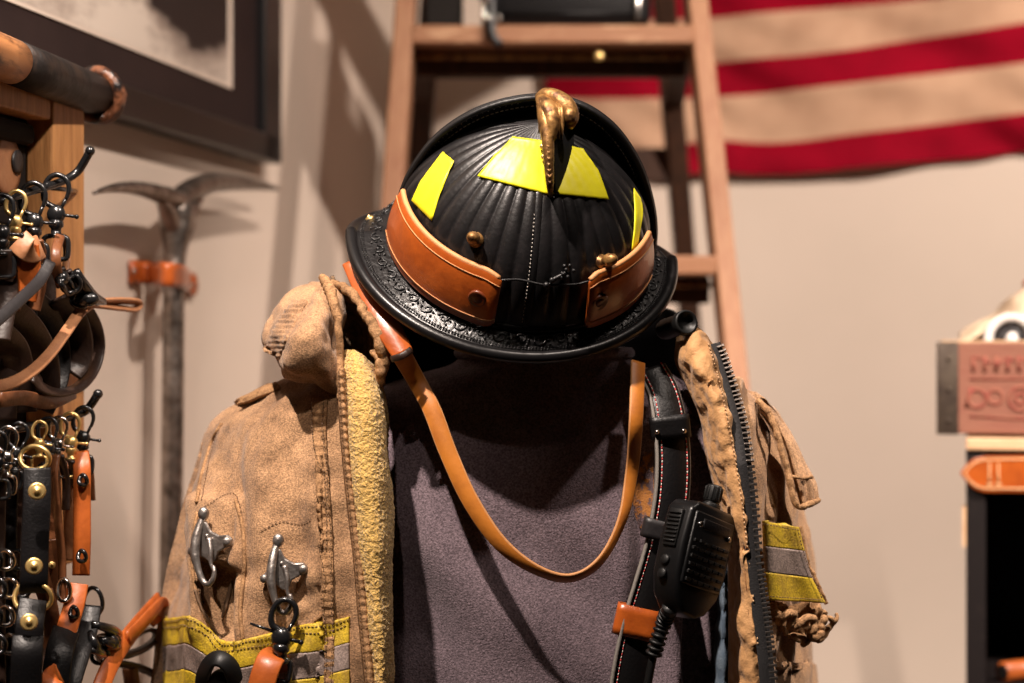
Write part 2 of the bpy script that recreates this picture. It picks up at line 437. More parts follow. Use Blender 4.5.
# front ridge seam with stitches
bm = NB(); pts = [HM @ crown_pt(0.0, z, .0012) for z in [i/40*.80 for i in range(41)]]
ribbon(bm, pts, .0055, .0014, fdirs=[(p-HC).normalized() for p in pts]); obj('ridge_seam', bm, HELM, helm)
bm = NB(); dashes(bm, [p+V((-.0028, -.0018, .0008)) for p in pts[2:36]], .0032, .0014, .00035); obj('ridge_stitching', bm, WHITET, helm)
# arched shield standing behind the crown
arc = [(398, 262), (397, 235), (400, 200), (413, 168), (437, 137), (470, 114), (507, 101), (545, 97), (582, 105), (614, 127), (638, 162), (651, 200), (655, 235), (650, 268)]
def sh_depth(y): return 1.615-(262-y)/165*.095
ac = V((526, 232))
def shp(a, k, dz):
    q = ac+(V(a)-ac)*k
    return P(q.x, q.y, sh_depth(q.y)+dz)
sm = [tuple(v.xy) for v in poly2(arc, 80)]
G = [[shp(a, k, dz) for a in sm] for k, dz in ((.74, .034), (.80, .026), (.86, .018), (.90, .012), (.94, .007), (.975, .003), (.995, .0))]
bm = NB(); gridmesh(bm, G); facecam(bm)
BV_SH = bvh_of(bm)
shield = obj('arched_shield', bm, SHIELD, helm, solid=.004)
bm = NB(); tube(bm, [shp(a, .992, .0) for a in sm], .0026, 10); obj('rolled_edge', bm, SHIELD, shield)
bm = NB(); dashes(bm, [shp(a, .935, .0055) for a in sm], .0042, .0027, .00055); obj('edge_stitching', bm, WHITET, shield)
dots = NB()
for k in (.965, .885): dashes(dots, [shp(a, k, .0025 if k > .9 else .0125) for a in sm[:40]], .005, .0009, .0004)
obj('tooled_dots', dots, WHITET, shield)
# yellow stickers
def sticker(cs, n=22):                 # cs: left edge polyline, right edge polyline (top->bottom)
    bm = strip_on(BV_CROWN, cs[0], cs[1], .0012, n, n, 1.52)
    for _ in range(6): bmesh.ops.smooth_vert(bm, verts=bm.verts, factor=.5, use_axis_x=False, use_axis_y=True, use_axis_z=False)
    bm.normal_update()
    for v in bm.verts: v.co += v.normal*.0006
    obj('reflective_sticker', bm, YSTICK, helm, solid=.0005, solid_off=0)
sticker([[(513, 138), (495, 157), (478, 177)], [(545, 142), (545, 168), (548, 195)]])
sticker([[(545, 142), (546, 168), (546, 194)], [(582, 150), (597, 172), (608, 200)]])
sticker([[(444, 153), (425, 178), (413, 201)], [(455, 162), (443, 190), (433, 221)]], 12)
sticker([[(632, 189), (633, 220), (630, 252)], [(639, 199), (641, 215), (636, 245)]], 10)
# eagle finial: brass head, blade and black fin
def on_crown(x, y, l):
    h = hit(BV_CROWN, x, y, 0, 1.53); return h[0]+h[1]*l
blade = [P(543, 101, 1.487), P(546, 122, 1.476), P(548, 145, 1.470), P(549, 168, 1.470), P(550, 186, 1.474), on_crown(550, 196, .002)]
fin = thing_fin = None
bm = NB()
rt = [P(579, 112, 1.500), on_crown(578, 130, .0), on_crown(574, 148, 0), on_crown(568, 168, 0), on_crown(561, 186, 0), on_crown(555, 197, 0)]
lf = [b+V((.004, .002, 0)) for b in blade]
G = [[cr(lf, j/24).lerp(cr(rt, j/24), i/8) for i in range(9)] for j in range(25)]
gridmesh(bm, G); facecam(bm)
obj('finial_fin', bm, BLACKFORM, helm, solid=.004)
bm = NB(); bp = path(blade, 40)
tube(bm, bp, [.0055, .0062, .0050, .0040, .0028, .0016], 10, flat=1.3)
for i in range(2, 39, 2):              # feather barbs along the blade
    p = bp[i]; T = (bp[i+1]-bp[i-1]).normalized(); w = .0058*(1-i/46)
    tube(bm, [p+V((-w, -.003, .002)), p+V((0, -.0075*(1-i/60), -.001)), p+V((w, -.003, .002))], [.0008, .0014, .0008], 6)
fin = obj('brass_finial', bm, BRASS, helm)
bm = NB()
tube(bm, path([P(538, 97, 1.500), P(546, 95, 1.492), P(556, 98, 1.487), P(566, 106, 1.482), P(571, 118, 1.480), P(568, 127, 1.482)], 20), [.003, .0058, .0068, .0076, .0068, .004], 14)
tube(bm, path([P(540, 98, 1.49), P(548, 108, 1.478), P(552, 122, 1.472), P(550, 140, 1.470)], 16), [.004, .0066, .0064, .0035], 12)
ball(bm, P(570, 116, 1.476), .0052, (1, 1, 1.3))
for k in range(9):                     # head feathers
    a = P(540+k*2.6, 98+k*.8, 1.480-.0004*k); tube(bm, path([a, a+V((.001, -.004, -.010)), a+V((.0002*k-.001, -.003, -.028))], 6), [.0010, .0017, .0006], 6)
obj('eagle_head', bm, BRASS, fin)
for x, y in ((538, 110), (539, 151), (540, 161)):
    bm = NB(); ball(bm, on_crown(x+3, y, .006 if y > 120 else .012), .0026); obj('finial_rivet', bm, BRASSB, fin)
# leather band, left and right pieces, and the cord between them
def band_piece(t0, t1, name):
    n = 60; G = []
    for j in range(9):
        zz = .000+.047*j/8
        G.append([])
        for i in range(n+1):
            u = i/n; th = t0+(t1-t0)*u
            end = max(0, 1-u*9)                          # rounded free end
            k = zz if True else 0
            zc = .0235; z2 = zc+(zz-zc)*(1-.18*end**2)
            zf = max(z2/CH, 0)
            back = max(0, -math.cos(th))
            l = .0052+.004*end*abs(math.sin(u*20))*.5
            G[-1].append(HM @ V((-math.sin(th)*(CA*crown_r(min(zf, 1))+l), -math.cos(th)*(CB+.012*back)*crown_r(zf)-math.cos(th)*l, z2)))
    bm = NB(); gridmesh(bm, G); facecam(bm)
    o = obj(name, bm, BAND, helm, solid=.0045, solid_off=0, bevel=.0008)
    for z in (0, -1):
        bm = NB(); tube(bm, G[z][1:], .0023, 8); obj('band_edge', bm, BANDE if z else BAND, o)
    cen = G[4]
    bm = NB()
    for row in (1, 7):
        tube(bm, [p+(p-HC).normalized()*.0026 for p in G[row]], .0004, 5)
    obj('tooled_line', bm, BANDE, o)
    p = cen[7]; nrm = (p-(HC+Rm @ V((0, 0, .0235)))).normalized()
    bm = NB(); lathe(bm, p+nrm*.0012, nrm, [(.0078, -.001), (.0078, .0016), (.0066, .0024), (.0046, .0012), (.0040, .0020), (.001, .0022)], 20)
    obj('snap_button', bm, M('button_'+name, (.15, .035, .012), .35, bump=(300, .2, .001)), o)
    return G
GL = band_piece(math.radians(13), math.radians(84), 'left_band')
GR = band_piece(math.radians(-25), math.radians(-70), 'right_band')
bm = NB(); a = GL[8][0]; b = GR[8][0]
c1 = on_crown(545, 284, .003); c2 = on_crown(553, 279, .004); c3 = on_crown(566, 271, .004)
tube(bm, path([a+V((-.01, .004, 0)), a, on_crown(520, 279, .003), c1, c2], 30), .0011, 7)
tube(bm, path([c2, c3], 8), [.0018, .0024], 7); tube(bm, path([c1, on_crown(575, 283, .003), b, b+V((.008, .004, 0))], 20), .0011, 7)
for k in range(10): ball(bm, c3+V((random.uniform(-.006, .006), random.uniform(-.003, .001), random.uniform(-.005, .005))), .0018, u=6, v=5)
ball(bm, c1, .0028); ball(bm, c2, .0025)
obj('tie_cord', bm, BLEATH, helm)
for x, y, dx in ((476, 240, -.2), (601, 262, .25)):   # acorn nuts on the crown
    h = hit(BV_CROWN, x, y, 0); nn = (h[1]+V((dx*.6, -.6, .25))).normalized()
    bm = NB(); lathe(bm, h[0], nn, [(.0062, 0), (.0062, .0015), (.0036, .003), (.0036, .006), (.0050, .0065), (.0054, .010), (.0043, .0145), (.0022, .017), (.0004, .0175)], 18)
    obj('acorn_nut', bm, BRASS, helm)
for x, y in ((370, 219), (643, 256)):
    h = hit(BV_BRIM, x, y, 0, 1.6); bm = NB(); lathe(bm, h[0], h[1], [(.0035, 0), (.0038, .001), (.0028, .0022), (.0014, .0018), (.0012, .0035), (.0002, .0038)], 14)
    obj('brim_rivet', bm, BRASSB, brim)
# ================================================================== NECK FORM AND SHIRT
def ringpts(z, cx, cy, hw, hd, p=2.4, n=96, fn=None):
    out = []
    for i in range(n):
        a = 2*math.pi*i/n; c, s = math.cos(a), math.sin(a)
        x = cx+hw*math.copysign(abs(c)**(2/p), c); y = cy+hd*math.copysign(abs(s)**(2/p), s)
        q = V((x, y, z))
        if fn: q += V((c, s, 0))*fn(a, z)
        out.append(q)
    return out
NX = .028
form = thing('dress_form', 'black neck and torso display form carrying the helmet, shirt and coat', 'mannequin', (NX, 1.68, 0))
bm = NB()
Z = [(.85, .16, .10, 1.68), (1.0, .165, .10, 1.68), (1.15, .150, .075, 1.70), (1.30, .165, .080, 1.705), (1.40, .17, .075, 1.70), (1.44, .150, .080, 1.69), (1.465, .09, .066, 1.68), (1.49, .062, .062, 1.655), (1.53, .060, .065, 1.645), (1.57, .070, .075, 1.635), (1.60, .072, .080, 1.63)]
vs = gridmesh(bm, [ringpts(z, NX, cy, hw, hd, 2.2, 48) for z, hw, hd, cy in Z], close_u=True)
bm.faces.new(vs[0][::-1]); bm.faces.new(vs[-1]); bmesh.ops.recalc_face_normals(bm, faces=bm.faces)
obj('torso_and_neck', bm, BLACKFORM, form)
bm = NB(); lathe(bm, (NX, 1.68, .025), (0, 0, 1), [(.018, 0), (.018, .84)], 20); obj('pole', bm, BLACKM, form)
bm = NB(); lathe(bm, (NX, 1.68, 0), (0, 0, 1), [(.20, 0), (.20, .012), (.19, .02), (.03, .03), (.02, .05)], 40); obj('base', bm, BLACKM, form)
def folds(a, z):
    s = math.sin(a)                    # a = 270deg faces the camera
    x = math.cos(a)*.2+NX
    d = .0
    if s < 0:
        k = min(1, max(0, (1.46-z)*6))
        d += .009*math.sin(x*55+2.1+3*math.sin(z*5))*k*.7
        if x > .06: d += .016*math.sin((x-.06)*150+math.sin(z*9)*.8)*k*min(1, (x-.06)*18)
        d += .004*math.sin((x*.8+z)*60)*k*.6
    return d+.002*noise.noise(V((x*30, z*14, 0)))
zs = [(1.492, .072, .072, 1.655), (1.480, .082, .078, 1.658), (1.470, .118, .085, 1.662), (1.455, .158, .095, 1.667), (1.435, .190, .105, 1.668), (1.40, .208, .118, 1.672), (1.35, .214, .125, 1.675), (1.28, .210, .126, 1.678), (1.2, .206, .122, 1.68), (1.1, .20, .118, 1.68), (.98, .205, .122, 1.68), (.86, .21, .126, 1.68)]
Zr = []
for i in range(91):
    t = i/90
    Zr.append(tuple(cr([float(q[k]) for q in zs], t) for k in range(4)))
bm = NB(); gridmesh(bm, [ringpts(z, NX, cy+.026*min(1, max(0, (1.492-z)/.06)), hw, hd, 2.25, 200, folds) for z, hw, hd, cy in Zr], close_u=True)
bmesh.ops.recalc_face_normals(bm, faces=bm.faces)
BV_SHIRT = bvh_of(bm)
shirt = thing('work_shirt', 'dark purple grey shirt worn by the display form under the open coat', 'shirt', (NX, 1.70, .86))
obj('shirt_body', bm, SHIRT, shirt, solid=.002)
bm = NB(); tube(bm, [q for q in ringpts(1.490, NX, 1.655, .074, .074, 2.2, 80)], .005, 10, closed=True, flat=1); obj('collar_band', bm, SHIRT, shirt)
bm = strip_on(BV_SHIRT, [(645, 452), (636, 480), (632, 505), (638, 528)], [(652, 452), (654, 480), (655, 505), (652, 530)], .0012, 8, 20)
obj('faded_print', bm, PRINT, shirt, label='faded orange print')
# ================================================================== COAT
coat = thing('turnout_coat', 'worn tan firefighter turnout coat hanging open on the dress form', 'coat', (NX, 1.7, .70))
def back(x, y, dx, Y): return (x+dx, y, Y)
LR = [
 [(352, 372, 1.86), (290, 400, 1.83), (262, 405, 1.80), (245, 406, 1.74), (250, 402, 1.70), (270, 392, 1.68), (295, 378, 1.665), (315, 366, 1.66), (340, 350, 1.65)],
 [(352, 388, 1.88), (290, 404, 1.84), (252, 406, 1.80), (236, 405, 1.73), (238, 402, 1.675), (260, 392, 1.65), (285, 382, 1.625), (312, 372, 1.605), (340, 362, 1.59)],
 [(352, 440, 1.90), (290, 440, 1.87), (235, 432, 1.82), (212, 426, 1.73), (214, 424, 1.665), (240, 418, 1.605), (270, 410, 1.58), (303, 402, 1.560), (338, 392, 1.55)],
 [(352, 470, 1.91), (290, 470, 1.88), (225, 465, 1.83), (200, 458, 1.74), (203, 455, 1.665), (228, 450, 1.595), (262, 446, 1.562), (300, 442, 1.545), (342, 436, 1.538)],
 [(352, 520, 1.92), (290, 520, 1.90), (218, 505, 1.85), (188, 500, 1.75), (190, 498, 1.665), (214, 498, 1.585), (255, 498, 1.545), (300, 498, 1.532), (349, 498, 1.528)],
 [(352, 560, 1.92), (290, 560, 1.90), (208, 555, 1.86), (175, 552, 1.75), (177, 552, 1.665), (204, 552, 1.580), (248, 552, 1.537), (300, 552, 1.527), (356, 552, 1.522)],
 [(352, 610, 1.92), (290, 610, 1.90), (200, 608, 1.86), (164, 605, 1.75), (166, 605, 1.665), (196, 605, 1.578), (245, 605, 1.533), (302, 605, 1.524), (362, 605, 1.518)],
 [(352, 660, 1.92), (290, 660, 1.90), (196, 655, 1.86), (158, 655, 1.75), (160, 655, 1.665), (194, 655, 1.576), (244, 655, 1.530), (304, 655, 1.522), (368, 655, 1.516)],
 [(352, 720, 1.92), (290, 720, 1.90), (194, 715, 1.86), (154, 715, 1.75), (156, 715, 1.665), (192, 715, 1.575), (244, 715, 1.528), (306, 715, 1.520), (374, 715, 1.515)],
 [(352, 900, 1.92), (290, 900, 1.90), (188, 900, 1.86), (146, 900, 1.76), (150, 900, 1.665), (190, 900, 1.575), (244, 900, 1.528), (308, 900, 1.520), (380, 900, 1.515)],
 [(352, 1180, 1.92), (290, 1180, 1.90), (184, 1180, 1.86), (142, 1180, 1.76), (146, 1180, 1.665), (190, 1180, 1.575), (244, 1180, 1.528), (308, 1180, 1.520), (380, 1180, 1.515)],
]
def px(co):
    return 512+co.x/co.y*F, 341.5-(co.z-1.5)/co.y*F
def gauss(d, w): return math.exp(-(d/w)**2)
def coatL(u, v, co):
    x, y = px(co); d = 0
    if y < 370 or co.y > 1.72: return .002*noise.noise(co*30)
    d += .0045*math.sin((x+.18*y)*.11+1.5*math.sin(y*.018))*min(1, max(0, (y-400)/90))*(1 if x < 320 else .4)
    d -= .006*gauss(x-(236-.04*(y-520)), 5)*min(1, max(0, (y-440)/60))
    xs = 205-.28*(y-425) if y < 520 else 192-.05*(y-520)
    d -= .011*gauss(x-xs, 3.6)                            # armhole groove
    if y > 425: d -= .010/(1+math.exp(max(-40, min(40, (x-xs)/1.6))))      # sleeve lies behind the armhole seam
    w = lambda a, lo, hi, e: 1/(1+math.exp(-max(-40, min(40, (a-lo)/e))))/(1+math.exp(-max(-40, min(40, (hi-a)/e))))
    if 470 < y < 680:                                     # pocket pleat: raised pad with a hollow below it
        xo = x-.04*(y-540)
        d += .013*w(xo, 204, 243, 1.5)*w(y, 497, 562+.35*(x-220), 2)
        d -= .016*w(xo, 206, 229, 1.2)*w(y, 566+.35*(x-220), 634, 3)
        d += .010*gauss(xo-237, 4.5)*w(y, 555, 645, 6)
        d += .009*gauss(xo-200, 4.5)*w(y, 520, 640, 8)
    d += .006*gauss(x-310, 10)*gauss(y-590, 60)*math.sin(y*.09)
    d += .004*noise.noise(co*22)+.0025*noise.noise(co*55)
    d += .005*gauss(x-300, 18)*gauss((y-610)-(x-300)*-.4, 8)
    return d
bm = surface(rows(LR), 190, 240, fn=coatL)
BV_CL = bvh_of(bm)
left_panel = obj('left_front_panel', bm, CANVAS, coat, solid=.003)
RRr = [
 [(690, 352, 1.60), (700, 352, 1.60), (715, 362, 1.62), (735, 378, 1.65), (752, 394, 1.68), (758, 398, 1.73), (750, 398, 1.80), (700, 385, 1.86), (600, 378, 1.87)],
 [(722, 372, 1.565), (736, 380, 1.575), (750, 390, 1.60), (763, 402, 1.64), (772, 408, 1.68), (776, 410, 1.73), (770, 410, 1.80), (710, 405, 1.87), (600, 400, 1.88)],
 [(734, 410, 1.550), (748, 412, 1.56), (758, 416, 1.585), (770, 422, 1.62), (780, 428, 1.67), (784, 430, 1.73), (778, 430, 1.80), (715, 430, 1.88), (600, 430, 1.90)],
 [(742, 460, 1.540), (754, 460, 1.550), (764, 462, 1.575), (777, 464, 1.61), (789, 466, 1.66), (794, 468, 1.73), (788, 468, 1.80), (720, 468, 1.89), (600, 468, 1.91)],
 [(746, 510, 1.533), (758, 510, 1.545), (768, 510, 1.57), (783, 512, 1.60), (798, 514, 1.65), (804, 515, 1.73), (796, 515, 1.81), (720, 515, 1.90), (600, 515, 1.92)],
 [(750, 560, 1.530), (762, 560, 1.545), (774, 560, 1.565), (791, 562, 1.59), (808, 564, 1.65), (814, 565, 1.73), (806, 565, 1.82), (720, 565, 1.90), (600, 565, 1.92)],
 [(756, 610, 1.528), (767, 610, 1.545), (778, 610, 1.565), (792, 612, 1.60), (806, 613, 1.66), (812, 615, 1.74), (804, 615, 1.83), (720, 615, 1.90), (600, 615, 1.92)],
 [(762, 660, 1.526), (771, 660, 1.545), (780, 660, 1.565), (792, 660, 1.60), (804, 660, 1.66), (810, 660, 1.74), (804, 660, 1.84), (720, 660, 1.90), (600, 660, 1.92)],
 [(766, 720, 1.525), (775, 720, 1.545), (784, 720, 1.57), (798, 720, 1.60), (812, 720, 1.66), (818, 720, 1.74), (810, 720, 1.84), (720, 720, 1.90), (600, 720, 1.92)],
 [(772, 1180, 1.525), (780, 1180, 1.545), (790, 1180, 1.57), (806, 1180, 1.60), (822, 1180, 1.66), (830, 1180, 1.74), (820, 1180, 1.84), (720, 1180, 1.90), (600, 1180, 1.92)],
]
def coatR(u, v, co):
    x, y = px(co)
    if co.y > 1.72: return 0
    d = .0022*math.sin(x*.35+y*.05)+.0025*noise.noise(co*28)+.0015*noise.noise(co*60)
    d += .006*gauss(y-(600+.2*(x-780)), 10)*math.sin(x*.25)
    d -= .006*gauss(x-(773+.1*(y-430)), 3)*(1 if y < 560 else 0)
    return d
bm = surface(rows(RRr), 150, 200, fn=coatR)
BV_CR = bvh_of(bm)
right_panel = obj('right_front_panel', bm, CANVAS, coat, solid=.003)
# back of the coat, joining both panels
bm = surface(rows([[(350, 372, 1.86), (430, 362, 1.83), (520, 360, 1.82), (602, 378, 1.87)], [(350, 440, 1.90), (430, 440, 1.90), (520, 440, 1.90), (602, 440, 1.90)], [(350, 560, 1.92), (430, 560, 1.92), (520, 560, 1.92), (602, 560, 1.92)], [(350, 1180, 1.92), (430, 1180, 1.92), (520, 1180, 1.92), (602, 1180, 1.92)]]), 30, 40, amp=.004, scale=15)
obj('back_panel', bm, CANVAS, coat, solid=.003)
bm = surface(rows([[(372, 318, 1.64), (400, 306, 1.74), (520, 300, 1.79), (650, 306, 1.74), (690, 325, 1.62)], [(376, 345, 1.63), (400, 335, 1.74), (520, 330, 1.80), (650, 335, 1.74), (694, 345, 1.62)], [(384, 385, 1.66), (410, 385, 1.78), (520, 380, 1.81), (650, 385, 1.76), (704, 390, 1.63)], [(386, 480, 1.72), (420, 480, 1.82), (520, 480, 1.84), (640, 480, 1.82), (712, 480, 1.66)], [(388, 700, 1.76), (420, 700, 1.86), (520, 700, 1.88), (640, 700, 1.86), (726, 700, 1.68)]]), 50, 50, amp=.004, scale=20)
obj('dark_lining', bm, BLACKFORM, coat, solid=.003, label='black inner lining')
# yellow fleece facing along the left front edge
def fleece(u, v, co): return .0008*noise.noise(co*430)+.0006*noise.noise(co*210)+.0022*noise.noise(co*28)
FR = rows([
 [(341, 352, 1.560), (348, 350, 1.545), (358, 352, 1.545), (368, 360, 1.555), (374, 366, 1.575)],
 [(340, 378, 1.545), (350, 374, 1.532), (364, 374, 1.530), (377, 380, 1.545), (384, 388, 1.570)],
 [(341, 405, 1.535), (353, 404, 1.522), (369, 404, 1.520), (383, 408, 1.535), (389, 414, 1.562)],
 [(345, 450, 1.528), (356, 450, 1.514), (371, 450, 1.512), (384, 452, 1.528), (389, 455, 1.555)],
 [(350, 500, 1.520), (360, 500, 1.507), (375, 500, 1.505), (388, 500, 1.522), (393, 500, 1.552)],
 [(357, 560, 1.514), (367, 560, 1.502), (378, 560, 1.500), (388, 560, 1.518), (392, 560, 1.550)],
 [(362, 620, 1.510), (372, 620, 1.498), (381, 620, 1.497), (390, 620, 1.516), (393, 620, 1.548)],
 [(368, 683, 1.508), (377, 683, 1.496), (384, 683, 1.496), (391, 683, 1.515), (393, 683, 1.548)],
 [(372, 760, 1.508), (380, 760, 1.496), (386, 760, 1.496), (392, 760, 1.515), (394, 760, 1.548)],
 [(374, 1180, 1.508), (382, 1180, 1.496), (390, 1180, 1.496), (396, 1180, 1.515), (398, 1180, 1.548)]])
bm = surface(FR, 70, 620, fn=fleece)
BV_FL = bvh_of(bm)
obj('fleece_facing', bm, FLEECE, coat, solid=.003, label='yellow fleece facing')
# canvas welt between panel and fleece
def welt(pl, pr, name, trees, mat=CANVAS2, lift=.0025, nu=6, nv=140, th=.002, wob=.0008, par=coat, default=1.53, freq=170):
    bm = strip_on(trees, pl, pr, lift, nu, nv, default)
    for v in bm.verts: v.co += v.normal*(wob*math.sin(v.co.z*freq*6.28)+.0015*noise.noise(v.co*80))
    return obj(name, bm, mat, par, solid=th)
edge = [(336, 372), (338, 410), (341, 450), (346, 500), (353, 560), (358, 620), (365, 690)]
edgeR = [(345, 368), (349, 410), (352, 450), (358, 500), (366, 560), (372, 620), (378, 690)]
BVL = [BV_CL, BV_FL]
bm = NB(); G = []
for a, b in zip(poly2(edge, 160), poly2(edgeR, 160)):
    row = []
    for i in range(9):
        q = a.lerp(b, i/8); Y = 1.535-(q.y-372)/320*.032
        row.append(P(q.x, q.y, Y-.010*math.sin(math.pi*i/8)+.0008*math.sin(q.y*.8)))
    G.append(row)
gridmesh(bm, G); facecam(bm); BV_W = bvh_of(bm); obj('edge_welt', bm, CANVAS2, coat, solid=.0025)
pl = [(313, 398), (315, 440), (318, 500), (321, 560), (323, 620), (326, 690)]
pr = [(329, 402), (327, 440), (330, 500), (333, 560), (334, 620), (336, 690)]
welt(pl, pr, 'placket_welt', [BV_CL], lift=.0035, freq=150, wob=.0006)
bm = NB()
for off, ps in ((1.5, pl), (-2, pr)): dashes(bm, line_on([BV_CL], [(x+off, y) for x, y in ps], .0065, 120), .0032, .0019, .00036)
for off in (3.5,): dashes(bm, line_on([BV_W], [(x+off, y) for x, y in edge], .001, 120), .0032, .0019, .00036)
dashes(bm, line_on([BV_W], [(x-2.5, y+1) for x, y in edgeR], .001, 120), .0032, .0019, .00036)
for ln in ([(201, 512), (198, 540), (197, 570), (201, 600), (212, 625), (226, 648)], [(203, 508), (215, 501), (232, 494), (240, 505), (243, 530)], [(262, 530), (280, 522), (300, 524), (313, 518)],
           [(219, 430), (211, 455), (206, 480), (202, 500)]):
    dashes(bm, line_on([BV_CL], ln, .001, 60), .0032, .0019, .00036)
obj('seam_stitching', bm, THREAD, coat)
bm = NB()
for ln in ([(222, 424), (214, 438), (207, 458), (201, 480), (197, 503)], [(198, 512), (193, 545), (194, 580), (203, 612), (222, 645)], [(236, 500), (243, 530), (244, 570), (240, 610), (243, 640)], [(262, 650), (300, 632), (325, 612)]):
    tube(bm, line_on([BV_CL], ln, .0005, 50), .0017, 7)
obj('raised_seams', bm, CANVAS2, coat)
bm = NB(); tube(bm, line_on([BV_CL], [(195, 590), (203, 612), (215, 632), (236, 655)], .002, 30), .0012, 6); tube(bm, line_on([BV_CL], [(233, 580), (229, 600), (222, 618)], .002, 20), [.001, .002, .001], 6)
obj('pocket_cord', bm, THREAD, coat)
# reflective trim on the left panel
def trim(tops, widths, trees, xs, lift=.0035, nv=260):
    y0 = tops[:]
    for k, (w, m, nm) in enumerate(zip(widths, (YTRIM, GTRIM, YTRIM), ('yellow_trim', 'grey_trim', 'yellow_trim'))):
        a = list(zip(xs, y0)); y1 = [y+w for y in y0]; b = list(zip(xs, y1))
        bm = strip_on(trees, a, b, lift, 14, nv)
        obj(nm, bm, m, coat, solid=.0040)
        y0 = y1
xsL = [164, 178, 192, 206, 222, 238, 262, 296, 325, 350]
trim([619, 618, 617, 626, 640, 641, 635, 627, 622, 616], (27, 26, 26), [BV_CL], xsL)
bm = NB()
for dy in (3, 9): dashes(bm, line_on([BV_CL], list(zip(xsL, [y+dy for y in (619, 618, 617, 626, 640, 641, 635, 627, 622, 616)])), .0042, 80), .0032, .0019, .00036)
obj('trim_stitching', bm, THREAD, coat)
# shoulder strap flap
bm = surface(rows([[(234, 402, 1.66), (250, 393, 1.65), (268, 383, 1.64)], [(240, 398, 1.625), (258, 390, 1.615), (276, 382, 1.61)], [(236, 405, 1.625), (256, 397, 1.61), (280, 388, 1.60)]]), 30, 10, amp=.002, scale=60)
obj('shoulder_tab', bm, CANVAS2, coat, solid=.003)
# collar: outer lobe and inner lobe
def cfold(u, v, co): return .005*noise.noise(co*32)+.0025*noise.noise(co*80)+.004*math.sin(u*9+v*5)
CL = rows([
 [(300, 300, 1.66), (308, 286, 1.63), (318, 279, 1.605), (326, 276, 1.59), (332, 290, 1.585), (343, 308, 1.58)],
 [(284, 308, 1.63), (295, 294, 1.595), (308, 292, 1.565), (320, 296, 1.555), (331, 310, 1.555), (345, 325, 1.565)],
 [(272, 326, 1.61), (284, 312, 1.57), (300, 312, 1.540), (316, 318, 1.530), (330, 330, 1.535), (346, 342, 1.555)],
 [(264, 344, 1.60), (276, 334, 1.555), (294, 336, 1.522), (312, 342, 1.515), (328, 352, 1.522), (345, 364, 1.548)],
 [(263, 350, 1.61), (274, 356, 1.565), (288, 362, 1.530), (306, 368, 1.520), (324, 378, 1.525), (343, 386, 1.545)],
 [(274, 352, 1.64), (282, 366, 1.585), (292, 378, 1.555), (308, 388, 1.545), (324, 394, 1.545), (342, 394, 1.550)]])
bm = surface(CL, 70, 70, fn=cfold); BV_COL = bvh_of(bm)
collar = obj('collar', bm, CANVAS, coat, solid=.004)
bm = strip_on([BV_COL], [(296, 298), (284, 314), (274, 330), (266, 348)], [(308, 302), (297, 320), (287, 340), (280, 358)], .001, 10, 60, 1.56)
for v in bm.verts: v.co += v.normal*(.0006*math.sin(v.co.z*1500)+.0012*noise.noise(v.co*90))
obj('quilted_collar_edge', bm, CANVAS, collar, solid=.003)
CI = rows([
 [(330, 276, 1.60), (334, 300, 1.600), (337, 330, 1.595), (339, 362, 1.585)],
 [(338, 284, 1.585), (343, 310, 1.605), (347, 338, 1.615), (350, 366, 1.610)],
 [(348, 288, 1.575), (356, 312, 1.605), (361, 340, 1.615), (364, 370, 1.610)],
 [(358, 296, 1.562), (367, 318, 1.580), (373, 344, 1.590), (374, 378, 1.590)],
 [(363, 302, 1.555), (373, 322, 1.560), (382, 348, 1.562), (383, 386, 1.565)]])
bm = surface(CI, 50, 50, amp=.003, scale=60); obj('collar_lining', bm, CANVASD, coat, solid=.003)
def ragged(bm, pts, r, n, amp, seed=0, seg=9):
    q = path(pts, n)
    q = [p+V((noise.noise(p*130+V((seed, 0, 0))), noise.noise(p*130+V((0, seed+3, 0))), noise.noise(p*130+V((0, 0, seed+7)))))*amp for p in q]
    rr = [(lerpl(r, i/n))*(1+.35*noise.noise(q[i]*200)) for i in range(n+1)]
    rings = tube(bm, q, rr, seg); return bm
bm = NB(); ragged(bm, [P(333, 283, 1.590), P(345, 288, 1.570), P(356, 298, 1.556), P(366, 314, 1.546), P(377, 333, 1.540), P(383, 350, 1.540), P(384, 366, 1.545), P(377, 380, 1.552), P(370, 366, 1.55)], [.0025, .0034, .0038, .0038, .0045, .0055, .0052, .004, .003], 130, .0016)
ragged(bm, [P(372, 350, 1.548), P(380, 362, 1.54), P(381, 378, 1.545), P(376, 388, 1.556)], [.002, .0035, .0042, .002], 60, .0024, 5)
obj('frayed_collar_edge', bm, CANVAS2, collar)
bm = NB(); ragged(bm, [P(322, 277, 1.59), P(328, 285, 1.560), P(333, 300, 1.545), P(338, 322, 1.538), P(340, 345, 1.540), P(340, 372, 1.540), P(341, 400, 1.532)], [.0028, .0044, .0050, .0032, .0030, .0038, .003], 70, .0012, 2)
obj('collar_piping', bm, CANVAS2, collar)
